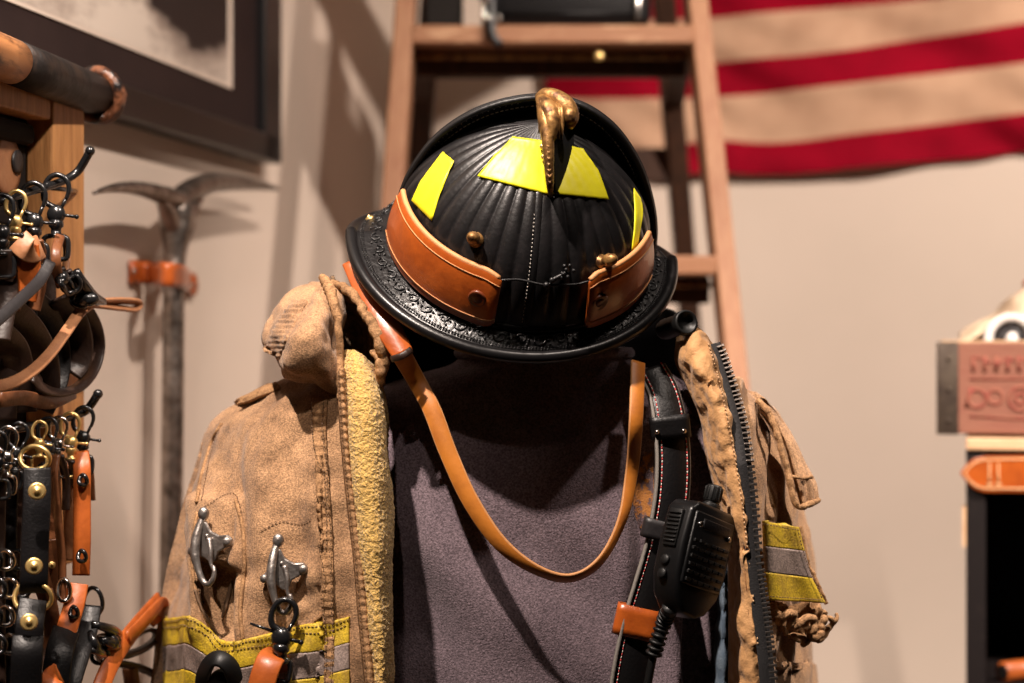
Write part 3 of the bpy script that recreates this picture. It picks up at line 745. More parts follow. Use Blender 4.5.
# right side: quilted facing, zipper
FRr = rows([
 [(676, 338, 1.600), (684, 330, 1.580), (694, 328, 1.570), (704, 334, 1.570), (714, 344, 1.585)],
 [(675, 362, 1.590), (685, 356, 1.560), (697, 354, 1.548), (710, 358, 1.550), (720, 366, 1.565)],
 [(687, 388, 1.580), (697, 384, 1.550), (708, 384, 1.535), (718, 388, 1.535), (726, 394, 1.550)],
 [(700, 420, 1.575), (708, 418, 1.545), (718, 418, 1.528), (727, 420, 1.528), (733, 424, 1.542)],
 [(706, 460, 1.570), (716, 460, 1.540), (726, 460, 1.522), (735, 460, 1.520), (741, 462, 1.535)],
 [(720, 510, 1.565), (728, 510, 1.535), (737, 510, 1.518), (744, 510, 1.515), (749, 510, 1.528)],
 [(727, 560, 1.560), (734, 560, 1.530), (742, 560, 1.514), (749, 560, 1.512), (753, 560, 1.525)],
 [(728, 610, 1.560), (737, 610, 1.528), (746, 610, 1.512), (755, 610, 1.510), (760, 610, 1.523)],
 [(728, 683, 1.560), (738, 683, 1.526), (750, 683, 1.510), (760, 683, 1.510), (766, 683, 1.522)],
 [(728, 760, 1.560), (738, 760, 1.526), (750, 760, 1.510), (762, 760, 1.510), (770, 760, 1.522)],
 [(730, 1180, 1.560), (742, 1180, 1.526), (754, 1180, 1.510), (766, 1180, 1.510), (774, 1180, 1.522)]])
def quilt(u, v, co):
    e = min(1, u*5)*min(1, (1-u)*4)
    return .0046*noise.noise(co*40)*e+.0026*noise.noise(co*95)*e+.0007*math.sin(co.z*330+2*math.sin(co.z*60))*gauss(u-.8, .25)
bm = surface(FRr, 60, 420, fn=quilt); BV_FR = bvh_of(bm)
obj('quilted_facing', bm, LINING, coat, solid=.003, label='orange tan quilted facing')
bm = NB(); dashes(bm, line_on([BV_FR], [(708, 345), (717, 375), (725, 410), (733, 450), (742, 505), (748, 560), (755, 620), (762, 700)], .0008, 160), .004, .0022, .0006); obj('facing_stitching', bm, THREADT, coat)
zip_ = [(716, 344), (724, 366), (732, 392), (741, 425), (747, 465), (752, 510), (756, 560), (763, 612), (769, 665), (772, 710)]
def zY(y): return 1.575-.050*min(1, (y-344)/120)-.012*min(1, max(0, (y-464)/200))
zp = [P(q.x, q.y, zY(q.y)-.006) for q in poly2(zip_, 200)]
zd = V((-.25, -1, 0)).normalized()
bm = NB(); ribbon(bm, [p+V((-.0022, .0018, 0)) for p in zp], .0125, .0018, fdir=V((.15, -1, 0)))
ztape = obj('zipper_tape', bm, ZTAPE, coat)
bm = NB(); acc = 0; L = 0
for a, b in zip(zp, zp[1:]):
    acc += (b-a).length
    if acc > .0037:
        acc = 0; T = (b-a).normalized(); s = T.cross(V((0, -1, 0))).normalized()
        if s.x < 0: s = -s
        n_ = s.cross(T).normalized(); n_ = n_ if n_.y < 0 else -n_
        box(bm, b+s*.0022+n_*.0010, (.0050, .0026, .0017), frame3(s, n_, T))
        box(bm, b+s*.0048+n_*.0012, (.0022, .0030, .0023), frame3(s, n_, T))
obj('zipper_teeth', bm, ZTOOTH, ztape, smooth=False, bevel=.0003)
# right shoulder flap and trim patch
def flapn(u, v, co): return .003*noise.noise(co*45)+.0016*math.sin(u*22)
FLP = rows([
 [(744, 394, 1.60), (757, 400, 1.59), (768, 405, 1.60)],
 [(766, 412, 1.585), (776, 417, 1.59), (784, 423, 1.615)],
 [(778, 438, 1.580), (789, 442, 1.585), (797, 446, 1.615)],
 [(786, 466, 1.575), (799, 468, 1.580), (809, 470, 1.610)],
 [(792, 490, 1.572), (806, 489, 1.577), (818, 486, 1.605)],
 [(798, 507, 1.570), (809, 506, 1.575), (820, 501, 1.600)]])
bm = surface(FLP, 40, 60, fn=flapn); BV_FP = bvh_of(bm)
flap = obj('shoulder_flap', bm, CANVAS, coat, solid=.006)
bm = NB(); ragged(bm, [P(757, 400, 1.58), P(768, 412, 1.575), P(778, 436, 1.570), P(786, 465, 1.566), P(791, 488, 1.563), P(797, 505, 1.563), P(808, 505, 1.567), P(819, 500, 1.59)], .0026, 80, .001, 4)
ragged(bm, [P(788, 476, 1.565), P(800, 478, 1.568), P(812, 477, 1.59)], .0015, 30, .0005, 8)
obj('flap_hem', bm, CANVAS2, flap)
tx = [762, 775, 788, 800, 806]
def quad_patch(a, b, c, d, n=14):      # top-left, top-right, bottom-right, bottom-left in photo frame, hung just off the panel
    G = []
    for j in range(n+1):
        l = V((*a, 0)).lerp(V((*d, 0)), j/n); r = V((*b, 0)).lerp(V((*c, 0)), j/n); row = []
        for i in range(n+1):
            q = l.lerp(r, i/n); Y = 1.536+.050*max(0, (q.x-765)/60)**1.4
            row.append(P(q.x, q.y, Y-.010-.003*math.sin(i/n*9)))
        G.append(row)
    bm = NB(); gridmesh(bm, G); facecam(bm); return bm
obj('yellow_trim', quad_patch((762, 521), (799, 527), (805, 551), (763, 546)), YTRIM, coat, solid=.008)
obj('grey_trim', quad_patch((763, 546), (805, 551), (812, 578), (764, 572)), GTRIM, coat, solid=.008)
obj('yellow_trim', quad_patch((764, 572), (812, 578), (826, 603), (766, 600)), YTRIM, coat, solid=.008)
bm = NB()
for ln in ([(764, 524), (798, 530)], [(764, 596), (823, 600)], [(798, 530), (806, 560), (822, 598)]):
    dashes(bm, [P(q.x, q.y, 1.520+.050*max(0, (q.x-765)/60)**1.4) for q in poly2(ln, 40)], .0032, .0019, .00036)
obj('trim_stitching', bm, THREAD, coat)
bm = NB()
ragged(bm, [P(800, 527, 1.60), P(808, 560, 1.60), P(818, 585, 1.60), P(827, 604, 1.605)], .0018, 50, .0014, 3)
obj('trim_fray', bm, CANVAS2, coat)
bm = surface(rows([[(766, 598, 1.556), (785, 600, 1.566), (805, 602, 1.585), (826, 603, 1.60)], [(768, 612, 1.545), (788, 616, 1.555), (810, 616, 1.575), (830, 614, 1.595)], [(772, 622, 1.550), (790, 630, 1.56), (812, 630, 1.575), (830, 625, 1.595)], [(778, 628, 1.562), (792, 640, 1.57), (808, 640, 1.585), (822, 634, 1.60)]]), 60, 40, amp=.008, scale=70, amp2=.006, scale2=120)
cuff = obj('torn_cuff', bm, CANVAS2, coat, solid=.003)
bm = NB()
ragged(bm, [P(768, 604, 1.545), P(776, 620, 1.535), P(788, 612, 1.535), P(796, 628, 1.54), P(806, 618, 1.548), P(814, 634, 1.56), P(824, 622, 1.57), P(831, 616, 1.58)], [.002, .0032, .0034, .003, .0034, .003, .003, .002], 220, .0075, 11)
ragged(bm, [P(792, 638, 1.555), P(802, 642, 1.560), P(811, 636, 1.565), P(820, 640, 1.575), P(830, 628, 1.585), P(832, 616, 1.59)], [.002, .003, .0028, .003, .0028, .0015], 180, .0065, 13)
obj('frayed_hem', bm, CANVAS2, cuff)
# blue lining sliver inside the right front
bm = surface(rows([[(706, 520, 1.60), (716, 520, 1.590), (727, 520, 1.592)], [(714, 580, 1.585), (722, 580, 1.572), (731, 580, 1.582)], [(716, 640, 1.585), (724, 640, 1.570), (732, 640, 1.580)], [(714, 720, 1.585), (723, 720, 1.570), (732, 720, 1.580)]]), 20, 50, amp=.005, scale=50)
obj('blue_lining', bm, DENIM, coat, solid=.002, label='blue denim lining')
# ================================================================== COAT HOOKS
def rivet(bm, c, r=.0036): lathe(bm, c, V((0, -1, .1)), [(r*1.25, .002), (r*1.25, 0), (r, -.0) , (r*.95, .0032), (r*.6, .0046), (.0003, .005)][1:], 14)
def coat_hook(T, label, dx, dy, rot=0.):
    # T: photo position of the top knob
    o3 = hit([BV_CL], *T, 0, 1.54)[0]+V((0, -dx, 0))
    t = thing('coat_clasp', label, 'hook', o3, 'cast steel clasps on the coat front')
    s = 1.54/F; R = Matrix.Rotation(dy, 3, 'Z') @ Matrix.Rotation(rot, 3, 'Y'); kx_ = 1/math.cos(dy)
    q = lambda x, y, d=0: o3+R @ V((x*s*kx_, -d, -y*s))
    bm = NB(); tube(bm, path([q(0, 0, .001), q(-2.5, 10, .004), q(-4, 22, .008), q(-3.5, 38, .011), q(.5, 54, .012), q(6, 66, .012), q(12, 69, .012), q(17, 63, .012), q(17.5, 56, .011), q(15.5, 51, .010)], 46), [.0030, .0032, .0036, .0039, .0036, .0030, .0026, .0024, .0021, .0017], 12)
    ball(bm, q(0, 0, .003), .0047, (1, .8, 1.2))
    b = obj('hook_arm', bm, STEEL, t)
    bm = NB(); z = -.002
    outl = [(-3, 8), (3, 8), (8, 17), (17, 21), (26, 20), (31, 24), (30, 31), (24, 33), (16, 38), (13, 47), (8, 49), (1, 44), (-10, 42), (-14, 38), (-12, 33), (-4, 28)]
    prism(bm, [q(x, y, .001) for x, y in outl], R @ V((0, -.0035, 0))); obj('back_plate', bm, STEEL, t, smooth=False, bevel=.0012)
    bm = NB(); tube(bm, path([q(8, 24, .006), q(12, 36, .009), q(13, 48, .010), q(16, 55, .010)], 14), [.0024, .0020, .0017, .0013], 9)
    obj('tongue', bm, STEEL, t)
    for x, y in ((26.5, 26.5), (-11, 38), (5, 22)):
        bm = NB(); ball(bm, q(x, y, .005), .0037 if x != 5 else .0018, (1, .7, 1)); obj('rivet', bm, STEEL, t)
    return q
coat_hook((208, 512), 'steel coat clasp on the left, nothing hanging from it', .012, -.42, 0.0)
qh = coat_hook((280, 539), 'steel coat clasp on the right, holding the black snap hook', .009, 0, .06)
# snap hook + orange leash hanging from the clasp
def snap_meshes(par, q, mat, s=1.0):   # q(x,y,d): millimetre-like local frame, y down
    bm = NB()
    tube(bm, path([q(1, 24), q(-8, 19), q(-9.5, 10), q(-6, 2), q(0, -1), q(6.5, 2), q(9, 9), q(7, 17)], 34), [.0022*s, .0022*s, .0021*s, .002*s, .002*s, .002*s, .0018*s, .0015*s], 9)
    ball(bm, q(0, 28), .0068*s, (1, .75, 1.05))
    lathe(bm, q(0, 32), V((0, 0, -1)), [(.0045*s, 0), (.0055*s, .002*s), (.0055*s, .005*s), (.0038*s, .0065*s), (.0038*s, .010*s), (.006*s, .0105*s), (.006*s, .0125*s), (.002*s, .0135*s)], 16)
    a = obj('snap_hook', bm, mat, par)
    bm = NB(); tube(bm, [q(7, 16), q(3, 25)], .0014*s, 7); obj('gate', bm, mat, a)
    bm = NB(); tube(bm, [q(2, 28), q(15, 29.5)], .0013*s, 7); ball(bm, q(15, 29.5), .0018*s, u=8, v=6); obj('thumb_lever', bm, mat, a)
    bm = NB(); tube(bm, path([q(0, 43), q(-8.5, 46), q(-9, 58), q(-7, 60.5), q(0, 61), q(7, 60.5), q(9, 58), q(8.5, 46), q(0, 43)], 40), .0019*s, 8); obj('swivel_eye', bm, mat, a)
    return a
def snapframe(o3, s=1.0, rot=0., yaw=0.):
    R = Matrix.Rotation(yaw, 3, 'Z') @ Matrix.Rotation(rot, 3, 'Y')
    return lambda x, y, d=0: o3+R @ V((x*.001*s, -d, -y*.001*s))
o3 = P(286, 601, 1.505)
hang = thing('snap_leash', 'black snap hook with orange leather tab hanging from the right coat clasp', 'leash', o3)
q = snapframe(o3, 1.05, .12)
sn = snap_meshes(hang, q, BLACKM, 1.25)
bm = NB(); tube(bm, [q(-25, 20), q(-6, 24)], [.0011, .0015], 7); obj('release_pin', bm, BLACKM, sn)
bm = NB(); ribbon(bm, path([P(277, 672, 1.522), P(276, 659, 1.510), P(272, 657, 1.500), P(267, 667, 1.493), P(261, 688, 1.491), P(256, 720, 1.495), P(252, 780, 1.505)], 40), .0215, .0032, fdir=V((0, -1, .6)))
obj('leather_tab', bm, ORANGEL, hang, label='orange leather tab')
bm = NB(); ribbon(bm, path([P(291, 664, 1.528), P(290, 700, 1.525), P(287, 800, 1.52)], 12), .016, .003); obj('back_strap', bm, BLEATH, hang)
bm = NB(); lathe(bm, P(262, 690, 1.487), V((0, -1, 0)), [(.0028, 0), (.0028, .001), (.002, .0018), (.0004, .002)], 12); obj('rivet', bm, BLACKM, hang)
bm = NB()
lp = path([P(204, 700, 1.545), P(204, 675, 1.530), P(212, 660, 1.520), P(223, 660, 1.517), P(233, 672, 1.520), P(240, 700, 1.530)], 30)
ribbon(bm, lp, .014, .004, fdir=V((0, -1, .8)))
gl = thing('rubber_loop', 'black rounded rubber loop tucked into the coat pocket below the left clasp', 'strap', P(222, 690, 1.53))
obj('loop', bm, RUBBER, gl)
bm = NB(); ball(bm, P(222, 684, 1.53), .0105, (1.1, .6, 1.2)); obj('pad', bm, RUBBER, gl)
# ================================================================== ORANGE LEATHER STRAP (over the chest)
stp = thing('leather_neck_strap', 'long orange leather strap looping from under the helmet down the shirt', 'strap', P(520, 560, 1.52))
bm = NB(); ribbon(bm, path([P(350, 262, 1.585), P(356, 272, 1.578), P(367, 290, 1.562), P(385, 322, 1.542), P(403, 354, 1.530)], 40), [.014, .0195, .0225, .0215, .0175], .0036, fdir=V((.1, -1, .2)))
wide = obj('strap_end', bm, BAND, stp)
bm = NB(); ribbon(bm, path([P(392, 359, 1.528), P(402, 356, 1.524), P(411, 350, 1.528)], 10), .0055, .0045, fdir=V((0, -1, 0))); obj('keeper', bm, DBROWN, stp)
mp = [P(400, 352, 1.535), P(415, 378, 1.553), P(432, 410, 1.546), P(448, 452, 1.540), P(470, 500, 1.536), P(500, 543, 1.534), P(535, 569, 1.534), P(570, 578, 1.536), P(600, 561, 1.538), P(622, 520, 1.543), P(632, 470, 1.550), P(636, 420, 1.535), P(638, 362, 1.560)]
bm = NB(); pp = path(mp, 130); ribbon(bm, pp, [.0165, .0150, .0150, .0145, .0140, .0130, .0110, .0100, .0085, .0105, .0115, .0125, .013], .0028, fdir=V((0, -1, 0)), twist=[0, 0, 0, .1, .2, .45, .75, .8, .6, .3, .3, .35, .4], edge_mi=1)
obj('strap_loop', bm, [STRAPO, BANDE], stp)
# ================================================================== RADIO STRAP
rs = thing('radio_strap', 'black leather radio strap with red and white stitching down the right of the shirt', 'strap', P(650, 560, 1.53))
rp = [P(652, 368, 1.580), P(664, 392, 1.566), P(671, 425, 1.553), P(674, 460, 1.546), P(672, 500, 1.540), P(664, 545, 1.535), P(652, 590, 1.530), P(641, 630, 1.526), P(630, 690, 1.524), P(622, 760, 1.524), P(612, 860, 1.526)]
rpp = path(rp, 150)
fd = V((.22, -1, 0)).normalized()
bm = NB(); ribbon(bm, rpp, [.024, .027, .0285, .029, .0295, .031, .032, .032, .032, .032, .032], .0034, fdir=fd, edge_mi=1)
obj('strap_body', bm, [BLEATH, BEDGE], rs)
def side_line(sign, inset):
    out = []
    for i, p in enumerate(rpp):
        T = (rpp[min(i+1, 150)]-rpp[max(i-1, 0)]).normalized(); s = T.cross(fd).normalized(); n_ = s.cross(T)
        if n_.y > 0: n_ = -n_
        w = lerpl([.024, .027, .0285, .029, .0295, .031, .032, .032, .032, .032, .032], i/150)/2
        out.append(p+s*sign*(w-inset)+n_*.0021)
    return out
bm = NB()
for sg in (-1, 1): dashes(bm, side_line(sg, .0036), .0023, .0019, .00055, mi=lambda k: k % 2)
obj('contrast_stitching', bm, [REDT, WHITET], rs, label='alternating red and white stitching')
for sg in (-1,):
    bm = NB(); ribbon(bm, [p+V((-.0004, -.0002, 0)) for p in side_line(-1, -.0008)] if side_line(-1, 0)[40].x < side_line(1, 0)[40].x else side_line(1, -.0008), .0022, .0044, fdir=fd); obj('cut_edge', bm, BEDGE, rs, label='pale cut leather edge')
def keeper(c, w, h, mat, name, tilt=0., lab=None, d=.010):
    bm = NB(); R = Matrix.Rotation(tilt, 3, 'Y')
    n = 26; pts = []
    for i in range(n):
        a = 2*math.pi*i/n; cx_, sy = math.cos(a), math.sin(a)
        pts.append(c+R @ V((w/2*math.copysign(abs(cx_)**.45, cx_), -d/2*math.copysign(abs(sy)**.6, sy), 0)))
    G = [[p+R @ V((0, 0, zz)) for p in pts] for zz in (-h/2, -h/4, 0, h/4, h/2)]
    gridmesh(bm, G, close_u=True); bmesh.ops.recalc_face_normals(bm, faces=bm.faces)
    return obj(name, bm, mat, rs, solid=.0022, solid_off=0, label=lab)
keeper(P(670, 427, 1.549), .031, .0185, BLEATH, 'keeper_loop', -.10, d=.013)
bm = NB(); lathe(bm, P(684, 431, 1.541), V((.3, -1, 0)), [(.002, 0), (.002, .001), (.0003, .0015)], 10); lathe(bm, P(657, 432, 1.541), V((-.2, -1, 0)), [(.002, 0), (.002, .001), (.0003, .0015)], 10); obj('keeper_rivets', bm, NICKEL, rs)
keeper(P(659, 530, 1.532), .026, .016, GREYL, 'clip_loop', .25, d=.014)
keeper(P(637, 622, 1.526), .0345, .025, BAND, 'orange_keeper', .22, 'orange brown leather keeper', d=.013)
# ================================================================== RADIO MICROPHONE
U = V((.24, .20, .95)).normalized(); Rr = V((.60, .62, -.38)); Rr = (Rr-U*Rr.dot(U)).normalized(); Nn = Rr.cross(U).normalized()
mc = P(692, 556, 1.505)
mic = thing('radio_speaker_microphone', 'black radio speaker microphone clipped to the radio strap', 'radio microphone', mc)
def mq(a, b, c): return mc+Rr*a+U*b+Nn*c
bm = NB()
ol = [(-.022, .041), (-.029, .034), (-.031, .005), (-.030, -.020), (-.024, -.036), (-.012, -.047), (.004, -.049), (.016, -.044), (.027, -.030), (.031, -.012), (.031, .020), (.030, .034), (.024, .041)]
prism(bm, [mq(a, b, -.012) for a, b in ol], Nn*.026)
body = obj('mic_body', bm, PLASTIC, mic, smooth=True, bevel=.0035)
body.modifiers['bevel'].segments = 3
bm = NB(); box(bm, mq(0, .004, .0145), (.050, .058, .003), frame3(Rr, U, Nn)); obj('face_plate', bm, PLASTIC, body, bevel=.002)
bm = NB()
for i in range(6):
    for j in range(6):
        box(bm, mq(-.019+i*.0076, -.021+j*.0062, .0165), (.0060, .0026, .0022), frame3(Rr, U, Nn))
obj('speaker_grille', bm, RUBBER, body, smooth=False, bevel=.0004)
bm = NB(); box(bm, mq(.002, .0245, .0165), (.034, .008, .0018), frame3(Rr, U, Nn)); obj('name_plate', bm, BLEATH, body, bevel=.0008)
bm = NB()
for a, b in ((-.019, .023), (.020, .020)): lathe(bm, mq(a, b, .016), Nn, [(.0022, 0), (.0022, .0014), (.0016, .002), (.0002, .0016)], 12)
obj('face_screws', bm, NICKEL, body)
bm = NB(); box(bm, mq(-.0305, .016, .001), (.005, .030, .013), frame3(Rr, U, Nn)); 
for k in range(8): box(bm, mq(-.0335, .005+k*.0032, .001), (.002, .0016, .012), frame3(Rr, U, Nn))
obj('talk_button', bm, RUBBER, body, bevel=.0008)
bm = NB()
for b in (-.010, -.021): lathe(bm, mq(-.0305, b, 0), -Rr, [(.0042, 0), (.0042, .0015), (.0032, .0022), (.0003, .0024)], 14)
obj('side_buttons', bm, RUBBER, body)
bm = NB(); kc = mq(.010, .041, -.001)
prof = [(.0075, 0), (.0075, .004), (.0055, .0045), (.0055, .006), (.0066, .0065), (.0066, .018), (.0055, .0195), (.0005, .0198)]
lathe(bm, kc, U, prof, 24)
for k in range(12):
    a = 2*math.pi*k/12; d = Rr*math.cos(a)+Nn*math.sin(a); beam(bm, kc+d*.0066+U*.0075, kc+d*.0066+U*.0178, .0016, .0016, up=d)
obj('volume_knob', bm, RUBBER, mic, bevel=.0003)
bm = NB(); pc = path([mq(-.012, -.044, 0), P(664, 622, 1.500), P(658, 640, 1.500), P(653, 656, 1.502)], 40)
tube(bm, pc, [.0066, .0056, .0050, .0040], 14)
for i in range(6, 40, 4): tube(bm, [pc[i-1], pc[i], pc[i+1 if i < 40 else 40]], [.0065, .0070, .0062], 14)
obj('strain_relief', bm, RUBBER, mic)
bm = NB(); tube(bm, path([P(654, 652, 1.502), P(648, 683, 1.504), P(642, 730, 1.508), P(640, 860, 1.515)], 20), .0033, 10); obj('cable', bm, RUBBER, mic)
# black tube on the right shoulder
bm = NB(); tl = thing('shoulder_tube', 'short black rubber tube on the right shoulder beside the helmet brim', 'tube', P(680, 325, 1.57))
a, b = P(664, 330, 1.60), P(687, 322, 1.560); d = (b-a).normalized()
lathe(bm, a, d, [(.008, 0), (.0088, .004), (.0088, .034), (.0104, .036), (.0104, (b-a).length-.001), (.0098, (b-a).length), (.0080, (b-a).length), (.0074, (b-a).length-.004), (.001, (b-a).length-.005)], 28); obj('tube', bm, RUBBER, tl)
bm = NB(); tube(bm, path([P(692, 326, 1.61), P(700, 333, 1.60), P(702, 342, 1.59), P(698, 350, 1.59)], 12), [.002, .003, .003, .002], 8); obj('wrist_cord', bm, RUBBER, tl)
# ================================================================== LADDER
def lad(x, y, Y): return P(x, y, Y)
ladder = thing('step_ladder', 'old wooden step ladder standing behind the helmet', 'ladder', V((.05, 2.3, 0)))
def extend(a, b, z):                   # point on line a->b at height z
    t = (z-a.z)/(b.z-a.z); return a+(b-a)*t
FLt, FLb = lad(407, 0, 2.52), lad(394, 190, 2.445)
FRt, FRb = lad(695, 0, 2.52), lad(735, 380, 2.37)
for a, b in ((FLt, FLb), (FRt, FRb)):
    bm = NB(); beam(bm, extend(a, b, 0.0), extend(a, b, 2.10), .026, .075); obj('front_rail', bm, LWOOD, ladder, smooth=False, bevel=.003)
BLt, BLb = lad(432, 0, 2.70), lad(412, 250, 2.86); BRt, BRb = lad(664, 0, 2.70), lad(684, 250, 2.86)
for a, b in ((BLt, BLb), (BRt, BRb)):
    bm = NB(); beam(bm, extend(a, b, 0.0), extend(a, b, 2.08), .030, .045); obj('rear_leg', bm, DWOOD, ladder, smooth=False, bevel=.003)
def tread(y, h=20):
    z = P(0, y, 2.5).z
    for _ in range(6):
        a, b = extend(FLt, FLb, z), extend(FRt, FRb, z); z = 1.5-(y-341.5)/F*(a.y-.04)
    return a, b, z
for y in (34, 265, 500, 740, 980):
    a, b, z = tread(y)
    if z < .1: continue
    bm = NB(); box(bm, ((a.x+b.x)/2, a.y+.012, z), (b.x-a.x-.024, .105, .024)); t_ = obj('tread', bm, TREADW, ladder, smooth=False, bevel=.003)
    bm = NB(); box(bm, ((a.x+b.x)/2, a.y+.035, z-.030), (b.x-a.x-.028, .02, .034)); obj('tread_support', bm, DWOOD, t_, smooth=False, bevel=.002)
    bm = NB(); tube(bm, [V((a.x-.014, a.y+.0, z-.024)), V((b.x+.014, a.y+.0, z-.024))], .003, 8); obj('tie_rod', bm, BRASS, t_)
for z in (1.76, 1.2, .7):
    a, b = extend(BLt, BLb, z), extend(BRt, BRb, z); bm = NB(); beam(bm, a, b, .05, .018, up=V((0, -1, 0))); obj('rear_crossbar', bm, DWOOD, ladder, smooth=False, bevel=.002)
for s_, (fa, fb, ba, bb) in enumerate(((FLt, FLb, BLt, BLb), (FRt, FRb, BRt, BRb))):
    p0 = extend(fa, fb, P(0, 50, 2.5).z); p1 = extend(ba, bb, P(0, 110, 2.78).z)
    bm = NB(); beam(bm, p0+V((.02*(1 if s_ == 0 else -1), .03, 0)), p1, .006, .028, up=V((1, 0, 0))); obj('spreader_brace', bm, DWOOD, ladder, smooth=False)
bm = NB(); lathe(bm, P(599, 56, 2.46), V((0, -1, 0)), [(.006, 0), (.006, .002), (.003, .004), (.0004, .004)], 12); obj('brace_bolt', bm, BRASSB, ladder)
zt = extend(FLt, FLb, 2.1)
bm = NB(); box(bm, ((extend(FLt, FLb, 2.1).x+extend(FRt, FRb, 2.1).x)/2, zt.y+.10, 2.112), (.46, .30, .024)); obj('top_cap', bm, LWOOD, ladder, smooth=False, bevel=.004)
# bag on the tread
a, b, z = tread(34); zt = z+.012
xc = P(566, 0, a.y).x
bag = thing('black_leather_case', 'black leather case with nickel buckle standing on the ladder tread', 'bag', V((xc, a.y+.01, zt)))
bm = NB(); box(bm, (xc, a.y+.012, zt+.076), (.222, .085, .152)); obj('case_body', bm, BLEATH, bag, bevel=.014)
bm = NB(); box(bm, (xc, a.y+.008, zt+.120), (.228, .098, .060)); obj('case_flap', bm, BLEATH, bag, bevel=.012)
bm = NB(); tube(bm, [V((xc-.09, a.y-.033, zt+.016)), V((xc+.09, a.y-.033, zt+.016))], .0022, 8); obj('piping', bm, BLEATH, bag)
bx0 = P(486, 0, a.y-.05).x
bm = NB(); tube(bm, [V((bx0+x_, a.y-.047, zt+z_)) for x_, z_ in ((-.003, .065), (-.003, .008), (.006, .000+.004), (.020, .006), (.014, .014))], .0030, 8)
ball(bm, (bx0-.001, a.y-.048, zt+.032), .007); ball(bm, (bx0+.003, a.y-.048, zt+.007), .006); obj('strap_buckle', bm, NICKEL, bag)
bm = NB(); box(bm, (xc+.092, a.y-.036, zt+.022), (.006, .006, .032)); obj('side_clip', bm, NICKEL, bag, bevel=.001)
bm = NB(); ribbon(bm, path([V((bx0+.006, a.y-.046, zt+.10)), V((bx0+.006, a.y-.050, zt+.02)), V((bx0+.008, a.y-.053, zt-.015)), V((bx0+.02, a.y-.052, zt-.030))], 16), .012, .003); obj('case_strap', bm, BLEATH, bag)
bm = NB(); box(bm, (P(444, 0, a.y).x, a.y+.02, zt+.06), (.048, .07, .12))
obj('dark_box', bm, DARKI, smooth=False, bevel=.004, label='small dark box on the ladder tread left of the black leather case', cat='box')
# navy post against the wall behind the ladder
pb = P(477, 90, 3.12); pb.z = 0
post = thing('navy_post', 'dark navy post leaning behind the ladder in front of the corner', 'post', pb)
bm = NB(); lathe(bm, pb, (0, 0, 1), [(.10, 0), (.10, .012), (.03, .02), (.021, .03), (.021, 1.86), (.012, 1.88)], 20); obj('post_shaft', bm, NAVY, post)
# ================================================================== FLAG
CX0 = Cc
def PB(x, y, off=0.):                  # position on a plane 'off' in front of the back wall
    d = P(x, y, 1)-CAM; o = Cc-EN*off
    t = (o-CAM).dot(EN)/d.dot(EN); return CAM+d*t
fx = [545, 600, 660, 713, 760, 800, 853, 905, 960, 1016, 1080, 1150]
B = [[172, 176, 176, 173, 175, 174, 168, 163, 159, 153, 146, 138],
     [148, 150, 148, 140, 143, 141, 134, 128, 121, 114, 106, 97],
     [98, 99, 98, 97, 94, 89, 83, 77, 71, 64, 55, 46],
     [70, 70, 68, 63, 58, 55, 49, 41, 33, 24, 14, 3],
     [22, 22, 20, 18, 13, 10, 6, 2, -5, -12, -20, -30],
     [-25, -25, -24, -23, -28, -32, -36, -42, -50, -60, -70, -80],
     [-75, -75, -75, -74, -80, -84, -88, -95, -103, -112, -124, -135]]
def flag_pt(i_, t_):
    u = i_; k = t_*(len(B)-1)
    x = cr([float(q) for q in fx], u); ys = [cr([float(q) for q in row], u) for row in B]; y = cr(ys, t_)
    d = .030+.010*math.sin(x*.030+t_*5)+.003*math.sin((x+y*1.3)*.06)+.012*noise.noise(V((x*.007, y*.02, 4)))+.0045*math.sin((x-y*1.6)*.075+3*math.sin(x*.011))*(.5+.5*math.sin(x*.017+y*.02))+.010*noise.noise(V((x*.012, y*.03, 0)))
    return PB(x, y, max(.008, d))
G = [[flag_pt(i/130, j/90) for i in range(131)] for j in range(91)]
bm = NB(); gridmesh(bm, G, mi=lambda v, u: (0 if int(min(v*90/91*6.0667, 5.99)) % 2 == 0 else 1)); facecam(bm)
obj('striped_flag', bm, [RED, CREAM], None, solid=.0015, label='red and cream striped flag hung on the wall behind the ladder', cat='flag')
# ================================================================== PICTURE FRAME
def Lp(s, z, off):                     # s metres along the left wall measured from camera-nearest point, height z
    return V((WX, 0, 0))+EN*s+ER*off+V((0, 0, z))
def inv_left(x, y, off):
    p = PL(x, y, off); return (p-V((WX, 0, 0))-ER*off).dot(EN), p.z
s1, z0 = inv_left(279, 164, .030)
sI, zI = inv_left(234, 89, .026)
s0 = s1-1.25; z1 = z0+.95
pic = thing('framed_print', 'large black framed black and white smoke photograph on the left wall', 'picture', Lp((s0+s1)/2, z0, .0))
fw = .034
def wallbox(bm, sa, sb, za, zb, oa, ob, mi=0):
    c = Lp((sa+sb)/2, (za+zb)/2, (oa+ob)/2); box(bm, c, (abs(sb-sa), abs(ob-oa), abs(zb-za)), frame3(EN, ER, V((0, 0, 1))), mi); return bm
bm = NB()
wallbox(bm, s0, s1, z0, z0+fw, .0, .034); wallbox(bm, s0, s1, z1-fw, z1, .0, .034); wallbox(bm, s0, s0+fw, z0, z1, .0, .034); wallbox(bm, s1-fw*2, s1, z0, z1, .0, .034)
obj('frame', bm, FRAMEB, pic, smooth=False, bevel=.002)
bm = NB(); wallbox(bm, s0+fw, s1-fw, z0+fw, z1-fw, .012, .022); obj('mat_board', bm, MAT_B, pic, smooth=False)
bm = NB(); wallbox(bm, s0+.2, sI, zI, z1-.15, .022, .024); obj('paper_border', bm, PAPER, pic, smooth=False)
SM = bpy.data.materials.new('smoke_photo'); SM.use_nodes = True
